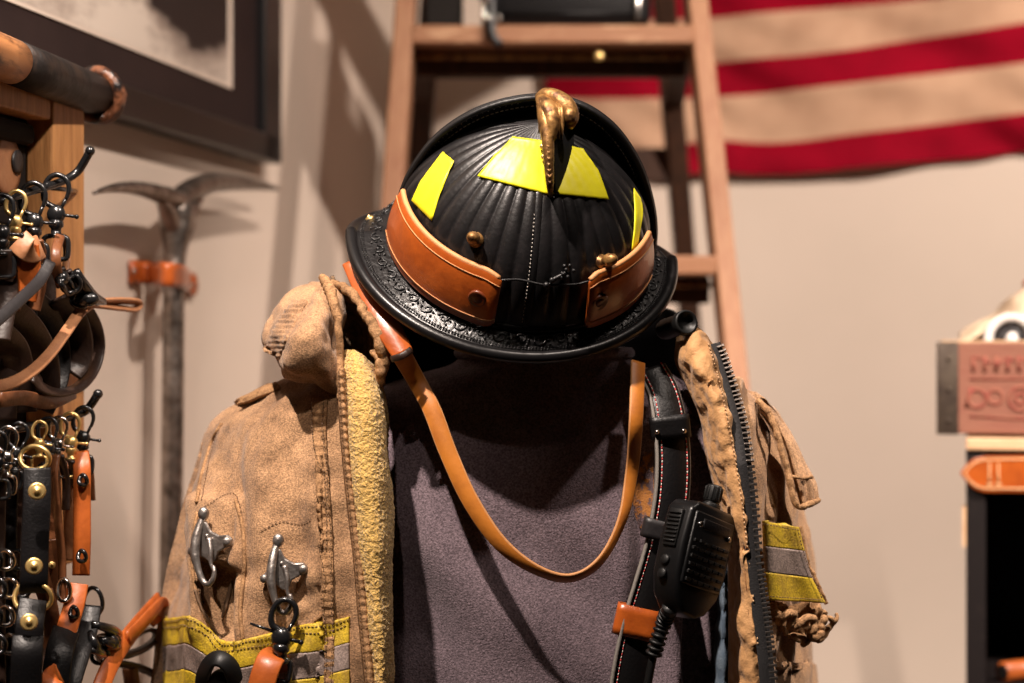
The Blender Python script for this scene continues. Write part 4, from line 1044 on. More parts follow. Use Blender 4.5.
nt = SM.node_tree; Nn_, L_ = nt.nodes, nt.links; bs = Nn_['Principled BSDF']; bs.inputs['Roughness'].default_value = .6
tc = Nn_.new('ShaderNodeTexCoord'); sep = Nn_.new('ShaderNodeSeparateXYZ'); mp_ = Nn_.new('ShaderNodeMapping'); L_.new(tc.outputs['UV'], mp_.inputs['Vector']); L_.new(mp_.outputs['Vector'], sep.inputs['Vector'])
mq_ = Nn_.new('ShaderNodeMapping'); mq_.inputs['Scale'].default_value = (.36, 1, 1); L_.new(tc.outputs['UV'], mq_.inputs['Vector'])
def mth(op, a, b_=None, c_=None):
    n = Nn_.new('ShaderNodeMath'); n.operation = op
    for k, q_ in enumerate((a, b_, c_)):
        if q_ is None: continue
        if isinstance(q_, (int, float)): n.inputs[k].default_value = q_
        else: L_.new(q_, n.inputs[k])
    return n.outputs[0]
def nz(sc_, det=9):
    n = Nn_.new('ShaderNodeTexNoise'); n.inputs['Scale'].default_value = sc_; n.inputs['Detail'].default_value = det; n.inputs['Roughness'].default_value = .6; L_.new(mq_.outputs['Vector'], n.inputs['Vector']); return n.outputs['Fac']
uu, vv = sep.outputs['X'], sep.outputs['Y']
du = mth('SUBTRACT', uu, .115)
line = mth('MULTIPLY_ADD', mth('MULTIPLY', du, du), 1.9, .012)
edge_ = mth('MULTIPLY_ADD', mth('SUBTRACT', nz(26), .5), .075, mth('SUBTRACT', vv, line))
dark_ = mth('MULTIPLY_ADD', edge_, -14, .62)
cloud = mth('MULTIPLY_ADD', mth('SUBTRACT', nz(13), .50), 2.0, .84)
val = mth('MINIMUM', dark_, cloud)
rp_ = Nn_.new('ShaderNodeValToRGB'); e = rp_.color_ramp.elements; e[0].position = .30; e[0].color = (.022, .012, .011, 1); e[1].position = .86; e[1].color = (.74, .64, .55, 1)
e2 = e.new(.60); e2.color = (.40, .32, .27, 1)
L_.new(val, rp_.inputs['Fac']); L_.new(rp_.outputs['Color'], bs.inputs['Base Color'])
sa, sb, za, zb = s0+.22, sI-.018, zI+.004, zI+.42
bm = NB(); uvl = bm.loops.layers.uv.new('UVMap')
def uvquad(bm, pts, uvs):
    f = bm.faces.new([bm.verts.new(p) for p in pts])
    for l, uv in zip(f.loops, uvs): l[uvl].uv = uv
uvquad(bm, [Lp(sa, za, .0243), Lp(sb, za, .0243), Lp(sb, zb, .0243), Lp(sa, zb, .0243)], [(sb-sa, 0), (0, 0), (0, zb-za), (sb-sa, zb-za)])
obj('smoke_photograph', bm, SM, pic, smooth=False)
# ================================================================== PICKAXE
pk = thing('pickaxe', 'forged steel pickaxe strapped upright to the left wall below the picture', 'pickaxe', PL(172, 700, .04))
O = .045
hd = [PL(179, 203, O), PL(165, 196, O), PL(146, 190, O), PL(125, 187.5, O), PL(108, 189, O), PL(94, 193, O)]
bm = NB(); tube(bm, path(hd, 30), [.0135, .0105, .0085, .0066, .0045, .0018], 12, flat=1.2, fdir=ER)
hd2 = [PL(172, 203, O), PL(184, 194, O), PL(200, 186, O), PL(216, 182.5, O), PL(236, 182.5, O), PL(258, 185, O), PL(278, 189, O)]
tube(bm, path(hd2, 36), [.010, .0125, .0118, .0105, .0088, .0060, .0022], 12, flat=1.1, fdir=ER)
tube(bm, path([PL(176, 196, O), PL(177, 206, O), PL(178, 220, O), PL(176, 240, O), PL(175, 262, O), PL(174, 272, O)], 24), [.014, .0205, .0195, .0150, .0120, .0112], 16, fdir=ER)
tube(bm, path([PL(160, 198, O), PL(168, 212, O), PL(174, 228, O)], 10), [.005, .010, .010], 10, fdir=ER)
tube(bm, path([PL(203, 192, O), PL(192, 206, O), PL(184, 226, O)], 10), [.004, .009, .009], 10, fdir=ER)
obj('pick_head', bm, IRON, pk)
bm = NB(); tube(bm, path([PL(174, 266, O), PL(173, 400, O), PL(171, 550, O), PL(169, 800, O)], 30), [.0118, .0122, .0128, .0135], 18, fdir=ER); obj('handle', bm, IRON, pk)
stw = thing('wall_strap', 'orange leather strap screwed to the wall around the pickaxe handle', 'strap', PL(160, 285, .0))
bm = NB(); ribbon(bm, path([PL(132, 272, .006), PL(146, 273, .006), PL(158, 274, .028), PL(165, 275, .062), PL(175, 276, .066), PL(185, 277, .058), PL(187, 279, .030), PL(188, 281, .006), PL(194, 282, .006)], 44), .024, .0035, fdirs=None, fdir=V((-.05, 0, 1)).cross(EN)*0+ER)
bm.free()
bm = NB(); G = []
for p in path([PL(130, 272, .004), PL(138, 272.5, .006), PL(150, 273, .016), PL(158, 273.5, .045), PL(165, 274, .063), PL(174, 275, .068), PL(183, 277, .060), PL(187, 280, .030), PL(190, 283, .006), PL(195, 284, .004)], 50):
    G.append([p+V((0, 0, zz)) for zz in (-.0125, -.006, 0, .006, .0125)])
gridmesh(bm, G); facecam(bm); obj('strap_body', bm, BAND, stw, solid=.0035, solid_off=0)
for (x, y) in ((134, 271), (191, 285)):
    bm = NB(); lathe(bm, PL(x, y, .004), ER, [(.0125, 0), (.0125, .004), (.0115, .005), (.0005, .005)], 22); obj('strap_end', bm, BAND, stw)
    bm = NB(); lathe(bm, PL(x, y, .009), ER, [(.0038, 0), (.0038, .001), (.0025, .0026), (.0004, .003)], 12); obj('screw', bm, NICKEL, stw)
# ================================================================== WOODEN RACK, BAT
ro = .10
sS, zT = inv_left(85, 100, ro)         # outer top corner of the rack
sSi, _ = inv_left(53, 110, ro)
zB = 1.5-(560-341.5)/F*PL(85, 400, ro).y
rack = thing('display_rack', 'pine framed wall rack holding the leashes at the left', 'rack', Lp(sS-.3, zB, 0))
bm = NB(); wallbox(bm, sSi, sS, zB, zT, ro-.026, ro); obj('stile', bm, RWOOD, rack, smooth=False, bevel=.0025)
zR = 1.5-(120-341.5)/F*PL(52, 120, ro).y
bm = NB(); wallbox(bm, sS-.62, sSi-.001, zR, zT, ro-.026, ro-.001); obj('top_rail', bm, RWOOD, rack, smooth=False, bevel=.0025)
bm = NB(); wallbox(bm, sS-.45, sS-.08, zB+.08, zT-.12, .0, ro-.038); obj('mounting_block', bm, DWOOD, rack, smooth=False, bevel=.003)
bm = NB(); wallbox(bm, sS-.61, sS-.005, zB+.01, zT-.01, ro-.037, ro-.027); obj('back_board', bm, DARKI, rack, smooth=False)
bm = NB(); wallbox(bm, sS-.62, sS-.57, zB, zR, ro-.05, ro); obj('stile', bm, RWOOD, rack, smooth=False, bevel=.0025)
bm = NB(); wallbox(bm, sS-.57, sSi-.001, zB, zB+.04, ro-.026, ro-.001); obj('bottom_rail', bm, RWOOD, rack, smooth=False, bevel=.0025)
# black tin inside the rack with tan roundel
tin = thing('tin_sign', 'dark panel with tan round emblem inside the top of the rack', 'sign', PL(15, 180, .04))
sa1, za1 = inv_left(34, 146, .085)
bm = NB(); wallbox(bm, sSi-.20, sa1, za1, zR-.004, .0735, .088); obj('upper_board', bm, DARKI, tin, smooth=False, bevel=.006)
bm = NB(); wallbox(bm, sSi-.20, sa1, za1-.07, za1-.001, .0735, .078); obj('lower_board', bm, DARKI, tin, smooth=False, bevel=.002)
bm = NB(); lathe(bm, PL(6, 165, .0785), ER, [(.026, 0), (.026, .0015), (.0205, .0018), (.0005, .0018)], 36); obj('tan_roundel', bm, TANL, tin, label='tan round emblem')
bm = NB(); lathe(bm, PL(17, 162, .081), ER, [(.0105, 0), (.0105, .001), (.006, .0016), (.0004, .0016)], 26); obj('grey_disc', bm, GREYL, tin)
bat = thing('wooden_pole', 'round wooden pole with charred end and leather knot lying on the rack', 'pole', PL(60, 80, .12))
b0, b1 = PL(-60, 33, .13), PL(96, 95, .10)
bp_ = [b0.lerp(b1, t) for t in (0, .1, .2, .3, .40)]
bq = [b0.lerp(b1, t) for t in (.40, .6, .8, 1.0)]
bm = NB(); tube(bm, bp_, .0185, 24, fdir=ER); obj('bare_wood', bm, BATW, bat)
bm = NB(); tube(bm, bq, [.0187, .019, .0188, .0185], 24, fdir=ER); obj('charred_end', bm, CHAR, bat)
dB = (b1-b0).normalized()
e1 = dB.cross(ER).normalized(); e2_ = e1.cross(dB).normalized()
bm = NB()
for k, (t, r) in enumerate(((-.002, .0215), (.010, .0205), (.022, .0175), (.030, .0155))):
    c = b1+dB*t
    tube(bm, [c+e1*(r*math.cos(a))+e2_*(r*math.sin(a))+dB*(.004*math.sin(a*2+k)) for a in [2*math.pi*i/36 for i in range(36)]], .0055 if k < 2 else .0045, 9, closed=True)
lathe(bm, b1, dB, [(.017, 0), (.018, .012), (.015, .028), (.011, .034), (.0005, .036)], 24)
obj('leather_knot', bm, KNOT, bat)
# ================================================================== HOOK BARS AND LEASHES
def bar(name, pts, label):
    t = thing(name, label, 'hook', pts[0]); bm = NB(); tube(bm, path(pts, 40), .0036, 10); ball(bm, pts[-1], .0042); obj('rod', bm, BLACKM, t)
    return t
upb = bar('hook_bar', [PL(-30, 212, .074), PL(0, 202, .118), PL(28, 192, .128), PL(58, 183, .137), (PL(76, 173, .145)), PL(84, 162, .152), PL(90, 151, .158)], 'upper black hook bar with upturned end on the wooden rack')
bm = NB(); tube(bm, [PL(76, 191, .10), PL(70, 190, .112), PL(52, 188, .128)], .0022, 8); obj('rear_prong', bm, BLACKM, upb)
lob = bar('hook_bar', [PL(-20, 436, .074), PL(10, 430, .118), PL(50, 422, .130), (PL(82, 413, .140)), PL(90, 406, .15), PL(98, 394, .158)], 'lower black hook bar with upturned end behind the brass snaps')
def leash(label, top, s, rot, metal, straps, rivets=(), rings=(), yaw=0., extra=None, group=None, cat='leash', name='leash', lab2=None, snap=True):
    o3 = PL(*top)
    t = thing(name, label, cat, o3, group)
    q = snapframe(o3, s, rot, yaw)
    if snap: snap_meshes(t, q, metal, s)
    for pts, w, mat, tw in straps:
        bm = NB(); ribbon(bm, path([PL(*p) for p in pts], 50), w, .0034, fdir=V((.3, -1, 0)), twist=tw); obj('strap', bm, mat, t)
    for (x, y, o, r) in rivets:
        c = PL(x, y, o); nn = (CAM-c).normalized()
        bm = NB(); lathe(bm, c, nn, [(r, 0), (r, .0012), (r*.75, .0018), (r*.35, .0010), (r*.33, .003), (r*.05, .0034)], 18); obj('brass_rivet', bm, BRASSB, t)
    for (x, y, o, r, fl) in rings:
        c = PL(x, y, o); bm = NB(); tube(bm, [c+V((r*math.cos(a), -.002*math.sin(2*a), r*fl*math.sin(a))) for a in [2*math.pi*i/30 for i in range(30)]], .0019, 8, closed=True); obj('ring', bm, metal, t)
    return t
GU = 'leather leashes on the upper hook bar'
GLo = 'leather leashes on the lower hook bar'
leash('brown leash on the black snap nearest the wooden stile, upper bar', (57, 176, .140), 1.13, 0.02, BLACKM,
      [([(60, 236, .15), (56, 252, .155), (57, 270, .155), (61, 286, .15)], .008, BROWNL, 0), ([(62, 236, .14), (67, 248, .14), (66, 266, .14), (62, 284, .14)], .008, TANL, .9),
       ([(58, 270, .15), (66, 284, .15), (78, 296, .15), (88, 302, .15)], .012, DBROWN, .2)], group=GU)
leash('brown strap leash on the second black snap from the stile, upper bar', (33, 184, .134), 1.10, -.03, BLACKM,
      [([(36, 240, .14), (42, 262, .14), (40, 285, .14), (34, 310, .135)], .011, BROWNL, .5), ([(38, 240, .13), (32, 262, .13), (20, 290, .13), (14, 310, .13)], .010, BROWNL, .3)], group=GU)
leash('tan leash on the small brass snap, upper bar', (17, 192, .132), .86, .05, BRASSB,
      [([(18, 240, .14), (30, 250, .15), (40, 247, .15)], .020, TANL, 0), ([(26, 245, .145), (28, 270, .145), (24, 300, .14)], .020, ORANGEL, .2)], group=GU)
leash('dark leash on the black snap at the left edge, upper bar', (2, 196, .128), 1.05, 0, BLACKM,
      [([(3, 250, .13), (8, 290, .13), (0, 340, .13)], .016, DBROWN, .2)], group=GU)
leash('light brown leather lead swinging from the buckle down to the left edge', (0, 0, .1), 1, 0, BLACKM,
      [([(92, 303, .150), (80, 312, .152), (66, 332, .155), (48, 356, .155), (28, 374, .155), (5, 385, .150), (-30, 390, .14)], .0095, TANL, .35),
       ([(86, 304, .150), (100, 302, .150), (120, 301, .150), (135, 302, .150), (139, 305, .150), (134, 309, .150), (120, 308, .150), (104, 306, .150), (86, 304, .150)], .011, TANL, 1.25)], snap=False)
b_ = leash('black buckled strap with square slide in front of the wooden stile', (0, 0, .1), 1, 0, BLACKM,
      [([(50, 262, .158), (40, 280, .158), (22, 298, .158), (0, 318, .155), (-20, 335, .15)], .0095, GREYL, .1), ([(66, 272, .152), (76, 286, .152), (84, 298, .152)], .010, DBROWN, .3)],
      rings=((71, 283, .155, .008, 1.0), (80, 300, .155, .007, .8)), snap=False, name='buckled_strap', cat='strap')
bm = NB()
for a_, c_ in (((60, 282), (75, 276)), ((75, 276), (82, 288)), ((82, 288), (68, 294)), ((68, 294), (60, 282)), ((68, 279), (75, 291))): tube(bm, [PL(*a_, .158), PL(*c_, .158)], .0022, 7)
tube(bm, path([PL(76, 270, .16), PL(84, 284, .163), PL(94, 298, .162), PL(104, 302, .16)], 14), [.003, .0045, .005, .003], 9); ball(bm, PL(87, 299, .162), .008, (1.3, .7, .8))
ball(bm, PL(62, 278, .156), .006); obj('slide_buckle', bm, BLACKM, b_)
leash('dark brown collar hanging as a round loop under the light brown lead', (0, 0, .1), 1, 0, BLACKM,
      [([(82, 306, .140), (93, 326, .142), (97, 348, .142), (92, 370, .142), (80, 386, .142), (62, 392, .142), (44, 388, .140), (34, 376, .135)], .015, DBROWN, [0, .2, .6, .9, 1.2, 1.3, 1.2, 1.0]),
       ([(60, 298, .136), (72, 314, .136), (80, 340, .136), (78, 362, .134), (70, 372, .13)], .022, DBROWN, .3)], snap=False, name='leather_collar', cat='collar')
for i, (a_, m_, lb) in enumerate((([(10, 310, .125), (30, 330, .128), (44, 360, .125), (46, 400, .12)], DBROWN, 'dark brown strap crossing behind the light brown lead'),
                       ([(-5, 330, .12), (14, 350, .12), (20, 380, .12), (22, 412, .12)], DBROWN, 'dark strap at the left edge below the grey strap'),
                       ([(30, 300, .12), (46, 318, .12), (56, 348, .12), (54, 380, .12), (40, 408, .12)], BLEATH, 'black wide strap hanging behind the round brown collar'),
                       ([(0, 400, .13), (24, 398, .135), (50, 402, .135), (74, 392, .13)], BROWNL, 'brown strap slung across above the lower snaps'))):
    leash(lb, (0, 0, .1), 1, 0, BLACKM, [(a_, .024 if i != 3 else .012, m_, .15)], snap=False, name='hanging_strap', cat='strap')
for i, (x0_, y0_, x1_, y1_, m_, lb) in enumerate(((8, 255, 4, 420, DBROWN, 'dark strap hanging straight at the left edge of the upper bar'), (22, 262, 26, 410, BLEATH, 'black strap hanging between the two brown snaps'), (44, 270, 40, 410, DBROWN, 'dark brown strap hanging left of the wooden stile'))):
    leash(lb, (0, 0, .1), 1, 0, BLACKM, [([(x0_, y0_, .112), ((x0_+x1_)/2+2, (y0_+y1_)/2, .112), (x1_, y1_, .110)], .020, m_, .1*i)], snap=False, name='hanging_strap', cat='strap')
# lower bar
leash('black snap on the lower bar nearest its tip, with orange riveted strap', (84, 408, .147), .92, 0.03, BLACKM,
      [([(80, 452, .150), (82, 470, .155), (82, 500, .155), (82, 540, .155), (81, 575, .152)], .0145, ORANGEL, .1), ([(78, 584, .158), (74, 605, .158), (66, 632, .155)], .017, ORANGEL, .2),
       ([(84, 450, .14), (90, 470, .14), (92, 500, .14)], .007, BROWNL, .8)],
      rivets=(), rings=((83, 480, .158, .0032, 1.3), (82, 556, .158, .0032, 1.4), (93, 602, .155, .008, 1.5), (74, 612, .161, .003, 1.4)), group=GLo)
leash('brown leash on the brass snap second from the bar tip', (70, 414, .143), .86, -.04, BRASSB,
      [([(70, 460, .145), (76, 500, .142), (78, 560, .14)], .009, DBROWN, .8), ([(70, 462, .14), (70, 500, .138), (72, 560, .135)], .012, TANL, .2)], group=GLo)
leash('thin brown folded leash on the silver snap of the lower bar', (59, 418, .140), .80, .03, NICKEL,
      [([(56, 455, .150), (54, 480, .150), (58, 520, .150), (62, 560, .150), (62, 600, .148)], .0085, BROWNL, .9), ([(60, 455, .145), (66, 480, .145), (66, 510, .145)], .0085, DBROWN, .9)], rings=((64, 590, .152, .005, 1.8),), group=GLo)
leash('dark leash on the black snap fourth from the bar tip, lower bar', (48, 419, .138), .85, 0, BLACKM,
      [([(50, 462, .135), (52, 520, .132), (52, 600, .13)], .016, BROWNL, .2)], rivets=((52, 565, .138, .003),), group=GLo)
leash('wide black leash with three brass rivets on a brass snap', (40, 422, .150), .62, .02, BRASSB,
      [([(37, 468, .160), (37, 500, .163), (35, 540, .163), (34, 578, .163), (33, 592, .160)], .0215, BLEATH, 0),
       ([(33, 600, .163), (30, 622, .166), (29, 640, .166)], .0215, BLEATH, 0), ([(28, 636, .172), (27, 655, .174), (26, 690, .172), (25, 740, .17)], .0235, BLEATH, 0)],
      rivets=((37, 491, .172, .0068), (34, 566, .172, .0066), (29, 622, .175, .0066)), rings=((35, 458, .158, .0115, .8), (33, 597, .160, .0145, .8)), group=GLo)
for i, (x_, y_, lb) in enumerate(((20, 424, 'grey steel snap third from the left on the lower bar'), (8, 428, 'steel snap second from the left on the lower bar'), (-4, 432, 'steel snap at the far left of the lower bar'))):
    leash(lb, (x_, y_, .136), .85, .15-.1*i, NICKEL if i == 1 else BLACKM, [([(x_+2, 470, .135), (x_, 540, .13), (x_+1, 690, .128)], .014, (DBROWN, BLEATH, DBROWN)[i], .2)],
          rings=tuple((x_-2+(k % 2)*4, 560+k*28, .14, .006, 1.2) for k in range(4)), group=GLo)
leash('orange leather strap sticking up to the right at the bottom of the rack', (0, 0, .1), 1, 0, BLACKM,
      [([(92, 720, .170), (100, 690, .170), (112, 662, .170), (126, 640, .170), (142, 620, .170), (160, 600, .170)], .0155, ORANGEL, .15), ([(128, 638, .173), (140, 626, .175), (154, 611, .176), (162, 603, .172), (160, 612, .166), (150, 622, .164)], .012, ORANGEL, .3)],
      rivets=(), snap=False, name='orange_strap', cat='strap')
k_ = leash('black buckle cluster with dark loop below the orange strap', (0, 0, .1), 1, 0, BLACKM,
      [([(112, 650, .160), (124, 646, .160), (140, 634, .160), (152, 630, .160), (156, 636, .160), (148, 646, .160), (130, 654, .160), (116, 656, .160)], .009, DBROWN, 1.2),
       ([(104, 668, .155), (120, 664, .155), (140, 668, .155), (156, 676, .155), (170, 690, .15)], .010, DBROWN, .8),
       ([(130, 668, .15), (132, 690, .15), (130, 730, .15)], .014, BROWNL, .2)], rings=((100, 655, .16, .007, 1), (112, 640, .165, .006, .8)), snap=False, name='buckle_cluster', cat='strap')
bm = NB()
for a_, c_, r_ in (((92, 624), (122, 636), .005), ((98, 640), (120, 648), .006), ((90, 632), (100, 660), .004), ((86, 650), (106, 656), .004)): tube(bm, path([PL(*a_, .163), PL((a_[0]+c_[0])/2, (a_[1]+c_[1])/2-2, .170), PL(*c_, .163)], 10), [r_*.6, r_, r_*.6], 9)
ball(bm, PL(106, 642, .165), .009, (1.3, .7, .9)); obj('buckle', bm, BLACKM, k_)
leash('black folded strap hanging between the riveted leash and the buckle cluster', (0, 0, .1), 1, 0, BLACKM,
      [([(92, 606, .158), (88, 630, .160), (80, 655, .162), (70, 690, .162), (64, 740, .16)], .016, BLEATH, .2), ([(66, 630, .155), (60, 650, .158), (56, 680, .158), (54, 730, .158)], .022, BLEATH, .1)], snap=False, name='hanging_strap', cat='strap')
leash('orange strap end at the bottom beside the wide black leash', (0, 0, .1), 1, 0, BLACKM,
      [([(58, 674, .17), (52, 680, .172), (48, 700, .172), (46, 740, .17)], .018, ORANGEL, .2)], snap=False, name='orange_strap', cat='strap')
leash('brown strap curving behind the lower ring of the wide black leash', (0, 0, .1), 1, 0, BLACKM,
      [([(44, 590, .14), (50, 610, .142), (52, 640, .14), (44, 670, .138)], .014, BROWNL, .3), ([(46, 540, .135), (50, 570, .135), (54, 600, .135)], .018, BROWNL, .1)], snap=False, name='hanging_strap', cat='strap')
# ================================================================== RIGHT: CABINET, CRATE
YC = 2.15
ctop = 1.5-(449-341.5)/F*YC
xl = P(966, 0, YC).x
cab = thing('black_cabinet', 'black open cabinet with pale pine top at the right edge', 'cabinet', V((xl+.25, YC+.2, 0)))
cR = Matrix.Rotation(math.radians(-14), 3, 'Z')
def cq(x, y, z): return V((xl, YC, 0))+cR @ V((x, y, z))
bm = NB(); box(bm, cq(.011, .19, ctop/2), (.022, .38, ctop-.001), cR); obj('side_panel', bm, CABB, cab, smooth=False, bevel=.002)
bm = NB(); box(bm, cq(.489, .19, ctop/2), (.022, .38, ctop-.001), cR); obj('side_panel', bm, CABB, cab, smooth=False, bevel=.002)
bm = NB(); box(bm, cq(.25, .375, ctop/2), (.456, .01, ctop-.02), cR); obj('back_panel', bm, CABB, cab, smooth=False)
bm = NB(); box(bm, cq(.25, .19, ctop+.006), (.50, .39, .014), cR); obj('top_board', bm, PALEW, cab, smooth=False, bevel=.002)
zs_ = 1.5-(686-341.5)/F*YC
for z in (zs_, .75, .12):
    bm = NB(); box(bm, cq(.25, .19, z-.008), (.456, .36, .016), cR); obj('shelf', bm, CABB, cab, smooth=False, bevel=.002)
bm = NB(); zz = 1.5-(527-341.5)/F*YC; box(bm, cq(-.002, .01, zz), (.004, .02, .045), cR); obj('edge_scuff', bm, PALEW, cab, smooth=False)
cN = cR @ V((0, -1, 0))
def PF(x, y, off):                     # on a plane 'off' in front of the cabinet's front
    d = P(x, y, 1)-CAM; o = V((xl, YC, 0))+cN*off
    return CAM+d*((o-CAM).dot(cN)/d.dot(cN))
fl = [PF(x, y, .004) for x, y in ((960, 473), (966, 465), (974, 458.5), (984, 456), (1100, 455), (1100, 493), (984, 492), (974, 488.5), (966, 481))]
lab = thing('leather_label_strap', 'pointed orange leather strap with two pump marks across the cabinet front', 'strap', PF(1000, 492, .004))
bm = NB(); prism(bm, fl, cN*.004); obj('strap_body', bm, BAND, lab, smooth=False, bevel=.001)
bm = NB(); tube(bm, [PF(x, y, .0085) for x, y in ((1100, 458.5), (985, 459.5), (976, 462), (969, 467), (964.5, 473), (969, 480), (976, 486), (985, 488.5), (1100, 489.5))], .0008, 6); obj('embossed_border', bm, GILT, lab)
for x in (989.5, 998.5):
    bm = NB(); Yl = .0088
    tube(bm, [PF(x, 465, Yl), PF(x, 474, Yl), PF(x+.2, 482, Yl)], [.0006, .0008, .0016], 6); ball(bm, PF(x, 464, Yl), .0013, u=8, v=6); tube(bm, [PF(x-2.5, 484.5, Yl), PF(x+2.5, 484.5, Yl)], .0014, 6)
    obj('pump_mark', bm, GILT, lab)
a = PF(1003, 670, -.03); a.z = zs_+.0125; b = a+V((.09, .05, 0))
roll = thing('tan_leather_roll', 'tan leather roll lying on the cabinet shelf', 'leather roll', a)
bm = NB(); tube(bm, [a, b], .0118, 24); obj('rolled_hide', bm, ORANGEL, roll)
bm = NB(); d = (a-b).normalized(); lathe(bm, a, d, [(.0085, -.001), (.0085, .0006), (.007, .0008), (.0005, .0008)], 20); obj('roll_hole', bm, DARKI, roll)
# crate
cz0 = ctop+.013
YK = YC+.012
yb = 438; kz = (1.5-(yb-341.5)/F*YK)
feet = kz-cz0
crate = thing('wooden_crate', 'weathered red wooden crate with metal corner on top of the black cabinet', 'crate', V((xl+.2, YC+.1, cz0)))
kx = P(939, 0, YK).x; kh = (438-347)/F*YK; kw, kd = .42, .26
kR = Matrix.Rotation(math.radians(-14), 3, 'Z')
def kq(x, y, z): return V((kx, YK, cz0+.004))+kR @ V((x, y, z))
bm = NB(); box(bm, kq(kw/2, .007, kh/2), (kw-.002, .014, kh), kR); cf = obj('front_board', bm, CRATEW, crate, smooth=False, bevel=.002)
bm = NB(); box(bm, kq(kw/2, kd-.007, kh/2), (kw-.002, .014, kh), kR); obj('rear_board', bm, CRATEW, crate, smooth=False, bevel=.002)
for x in (.008, kw-.008):
    bm = NB(); box(bm, kq(x, kd/2, kh/2), (.014, kd-.03, kh-.003), kR); obj('end_board', bm, CRATEW, crate, smooth=False, bevel=.002)
bm = NB(); box(bm, kq(kw/2, kd/2, .005), (kw-.03, kd-.03, .010), kR); obj('bottom_board', bm, CRATEW, crate, smooth=False)
bm = NB(); box(bm, kq(.010, -.0012, kh/2), (.023, .003, kh+.002), kR); box(bm, kq(-.0012, .012, kh/2), (.003, .026, kh+.002), kR)
for z in (.015, .05, .085): ball(bm, kq(.011, -.003, z), .0026, u=8, v=6)
obj('metal_corner', bm, CRATEM, crate, bevel=.0006)
bm = NB(); box(bm, kq(kw/2, .007, kh+.0012), (kw-.006, .013, .0024), kR); obj('top_edge', bm, PALEW, crate, smooth=False)
bm = NB()
def seg(x0_, z0_, x1_, z1_, w=.004): beam(bm, kq(x0_, -.0006, z0_), kq(x1_, -.0006, z1_), w, .0010, up=kR @ V((0, -1, 0)))
for k in range(7): x0_ = .038+k*.0125; seg(x0_, .070, x0_, .088, .004); seg(x0_, .087-.006*(k % 3), x0_+.008, .086-.004*(k % 2), .003)
seg(.034, .062, .135, .064, .002); seg(.034, .020, .135, .016, .002)
for cx_, cz_, r_ in ((.090, .040, .013), (.090, .040, .006), (.042, .040, .010), (.062, .042, .008)):
    tube(bm, [kq(cx_+r_*math.cos(a), -.0006, cz_+r_*math.sin(a)) for a in [2*math.pi*i/24 for i in range(24)]], .0016, 6, closed=True)
seg(.030, .030, .036, .052, .004); seg(.110, .030, .112, .052, .004)
obj('faded_stencil', bm, CRATEP, cf, label='faded red stencilled marks')
# crate contents
bm = surface([[kq(.02, .05, kh-.01), kq(.06, .05, kh+.010), kq(.12, .05, kh+.014), kq(.20, .05, kh+.012), kq(.33, .05, kh-.01)],
              [kq(.025, .12, kh+.006), kq(.07, .12, kh+.036), kq(.12, .12, kh+.062), kq(.20, .12, kh+.080), kq(.34, .12, kh+.02)],
              [kq(.03, .20, kh+.0), kq(.08, .20, kh+.045), kq(.13, .20, kh+.082), kq(.21, .20, kh+.11), kq(.35, .20, kh+.02)],
              [kq(.03, .235, kh-.03), kq(.08, .24, kh-.02), kq(.13, .24, kh-.01), kq(.21, .24, kh+.01), kq(.35, .24, kh-.02)]], 50, 40, amp=.012, scale=25)
obj('cream_cloth', bm, CREAMCLOTH, solid=.004, label='cream folded cloth bulging out of the wooden crate', cat='cloth')
mug = thing('white_mug', 'white round mug lying on its side in the crate', 'mug', kq(.094, .04, kh-.01))
c = kq(.080, .035, kh+.004); ax = V((-.15, -1, .08)).normalized()
bm = NB(); lathe(bm, c, -ax, [(.020, .05), (.029, .045), (.030, 0), (.028, -.001), (.021, -.0005), (.020, .006), (.019, .03), (.0005, .032)], 34); obj('mug_body', bm, WHITEC, mug)
bm = NB(); lathe(bm, c, -ax, [(.0185, .004), (.0185, .005), (.0005, .0052)], 30); obj('grey_inside', bm, GREYL, mug)
bm = NB(); ball(bm, c+V((0, -.003, -.001)), .0075, (1, .7, 1.2)); obj('pale_pin', bm, WHITEC, mug)
bm = NB(); ball(bm, kq(.105, .13, kh+.070), .008, (1.4, 1, .8)); obj('dark_red_knob', bm, BAND, label='small dark red knob poking from the cream cloth', cat='knob')
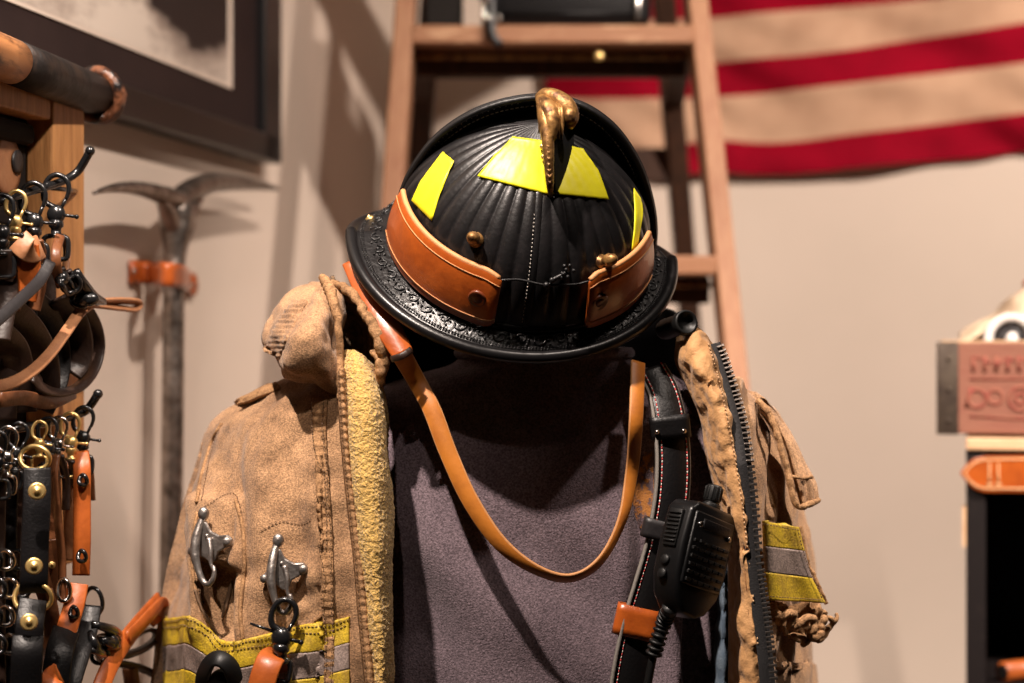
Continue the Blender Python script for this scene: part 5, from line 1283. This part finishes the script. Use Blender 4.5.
# ================================================================== LIGHTS
def spot(loc, target, power, angle, blend=.5, size=.03, col=(1, .845, .735), label=''):
    loc = V(loc); t = thing('ceiling_spotlight', label, 'lamp', V((loc.x, loc.y, RH)), 'ceiling spotlights')
    d = (V(target)-loc).normalized()
    bm = NB(); lathe(bm, loc-d*.10, d, [(.01, -.02), (.038, 0), (.042, .09), (.040, .09), (.036, .01), (.0005, .008)], 24); obj('lamp_can', bm, LAMPM, t)
    bm = NB(); tube(bm, [loc-d*.09, V((loc.x, loc.y, RH-.002))], .008, 8); obj('stem', bm, LAMPM, t)
    l = bpy.data.lights.new('spot', 'SPOT'); l.energy = power; l.spot_size = math.radians(angle); l.spot_blend = blend; l.shadow_soft_size = size; l.color = col
    o = bpy.data.objects.new('lamp_beam', l); COL.objects.link(o); o.parent = t
    M_ = Matrix.Translation(loc-V((loc.x, loc.y, RH))) @ d.to_track_quat('-Z', 'Y').to_matrix().to_4x4(); o.matrix_local = M_
    return o
spot((-.42, .86, 2.68), (.02, 1.58, 1.40), 205, 54, .6, .022, label='ceiling spotlight aimed at the helmet and coat')
spot((.42, 1.05, 2.68), (-.48, 2.35, 1.62), 115, 70, .8, .03, label='ceiling spotlight aimed at the pickaxe wall')
spot((1.30, .95, 2.68), (.86, 2.85, 1.25), 335, 78, .8, .03, label='ceiling spotlight aimed at the wall right of the ladder')
spot((-.20, .30, 2.65), (-.55, 1.65, 1.50), 44, 40, .8, .03, label='ceiling spotlight aimed at the leashes')
spot((1.05, 1.35, 2.68), (.27, 1.62, 1.34), 150, 14, .6, .03, label='added fill spotlight brightening the right shoulder of the coat')  # extra narrow fill, added only to brighten the coat's right side
w = bpy.data.worlds.new('room'); SC.world = w; w.use_nodes = True
w.node_tree.nodes['Background'].inputs[0].default_value = (1, .8, .65, 1); w.node_tree.nodes['Background'].inputs[1].default_value = .02
# ================================================================== CAMERA
cam = bpy.data.cameras.new('camera'); co = bpy.data.objects.new('camera', cam); COL.objects.link(co)
co.location = CAM; co.rotation_euler = (math.radians(90), 0, 0)
cam.sensor_width = 36; cam.lens = F/1024*36; cam.clip_start = .02
cam.dof.use_dof = True; cam.dof.focus_distance = 1.53; cam.dof.aperture_fstop = 3.6
SC.camera = co
SC.view_settings.view_transform = 'Standard'; SC.view_settings.look = 'None'
SC.view_settings.exposure = 0; SC.view_settings.gamma = 1; SC.view_settings.use_curve_mapping = False
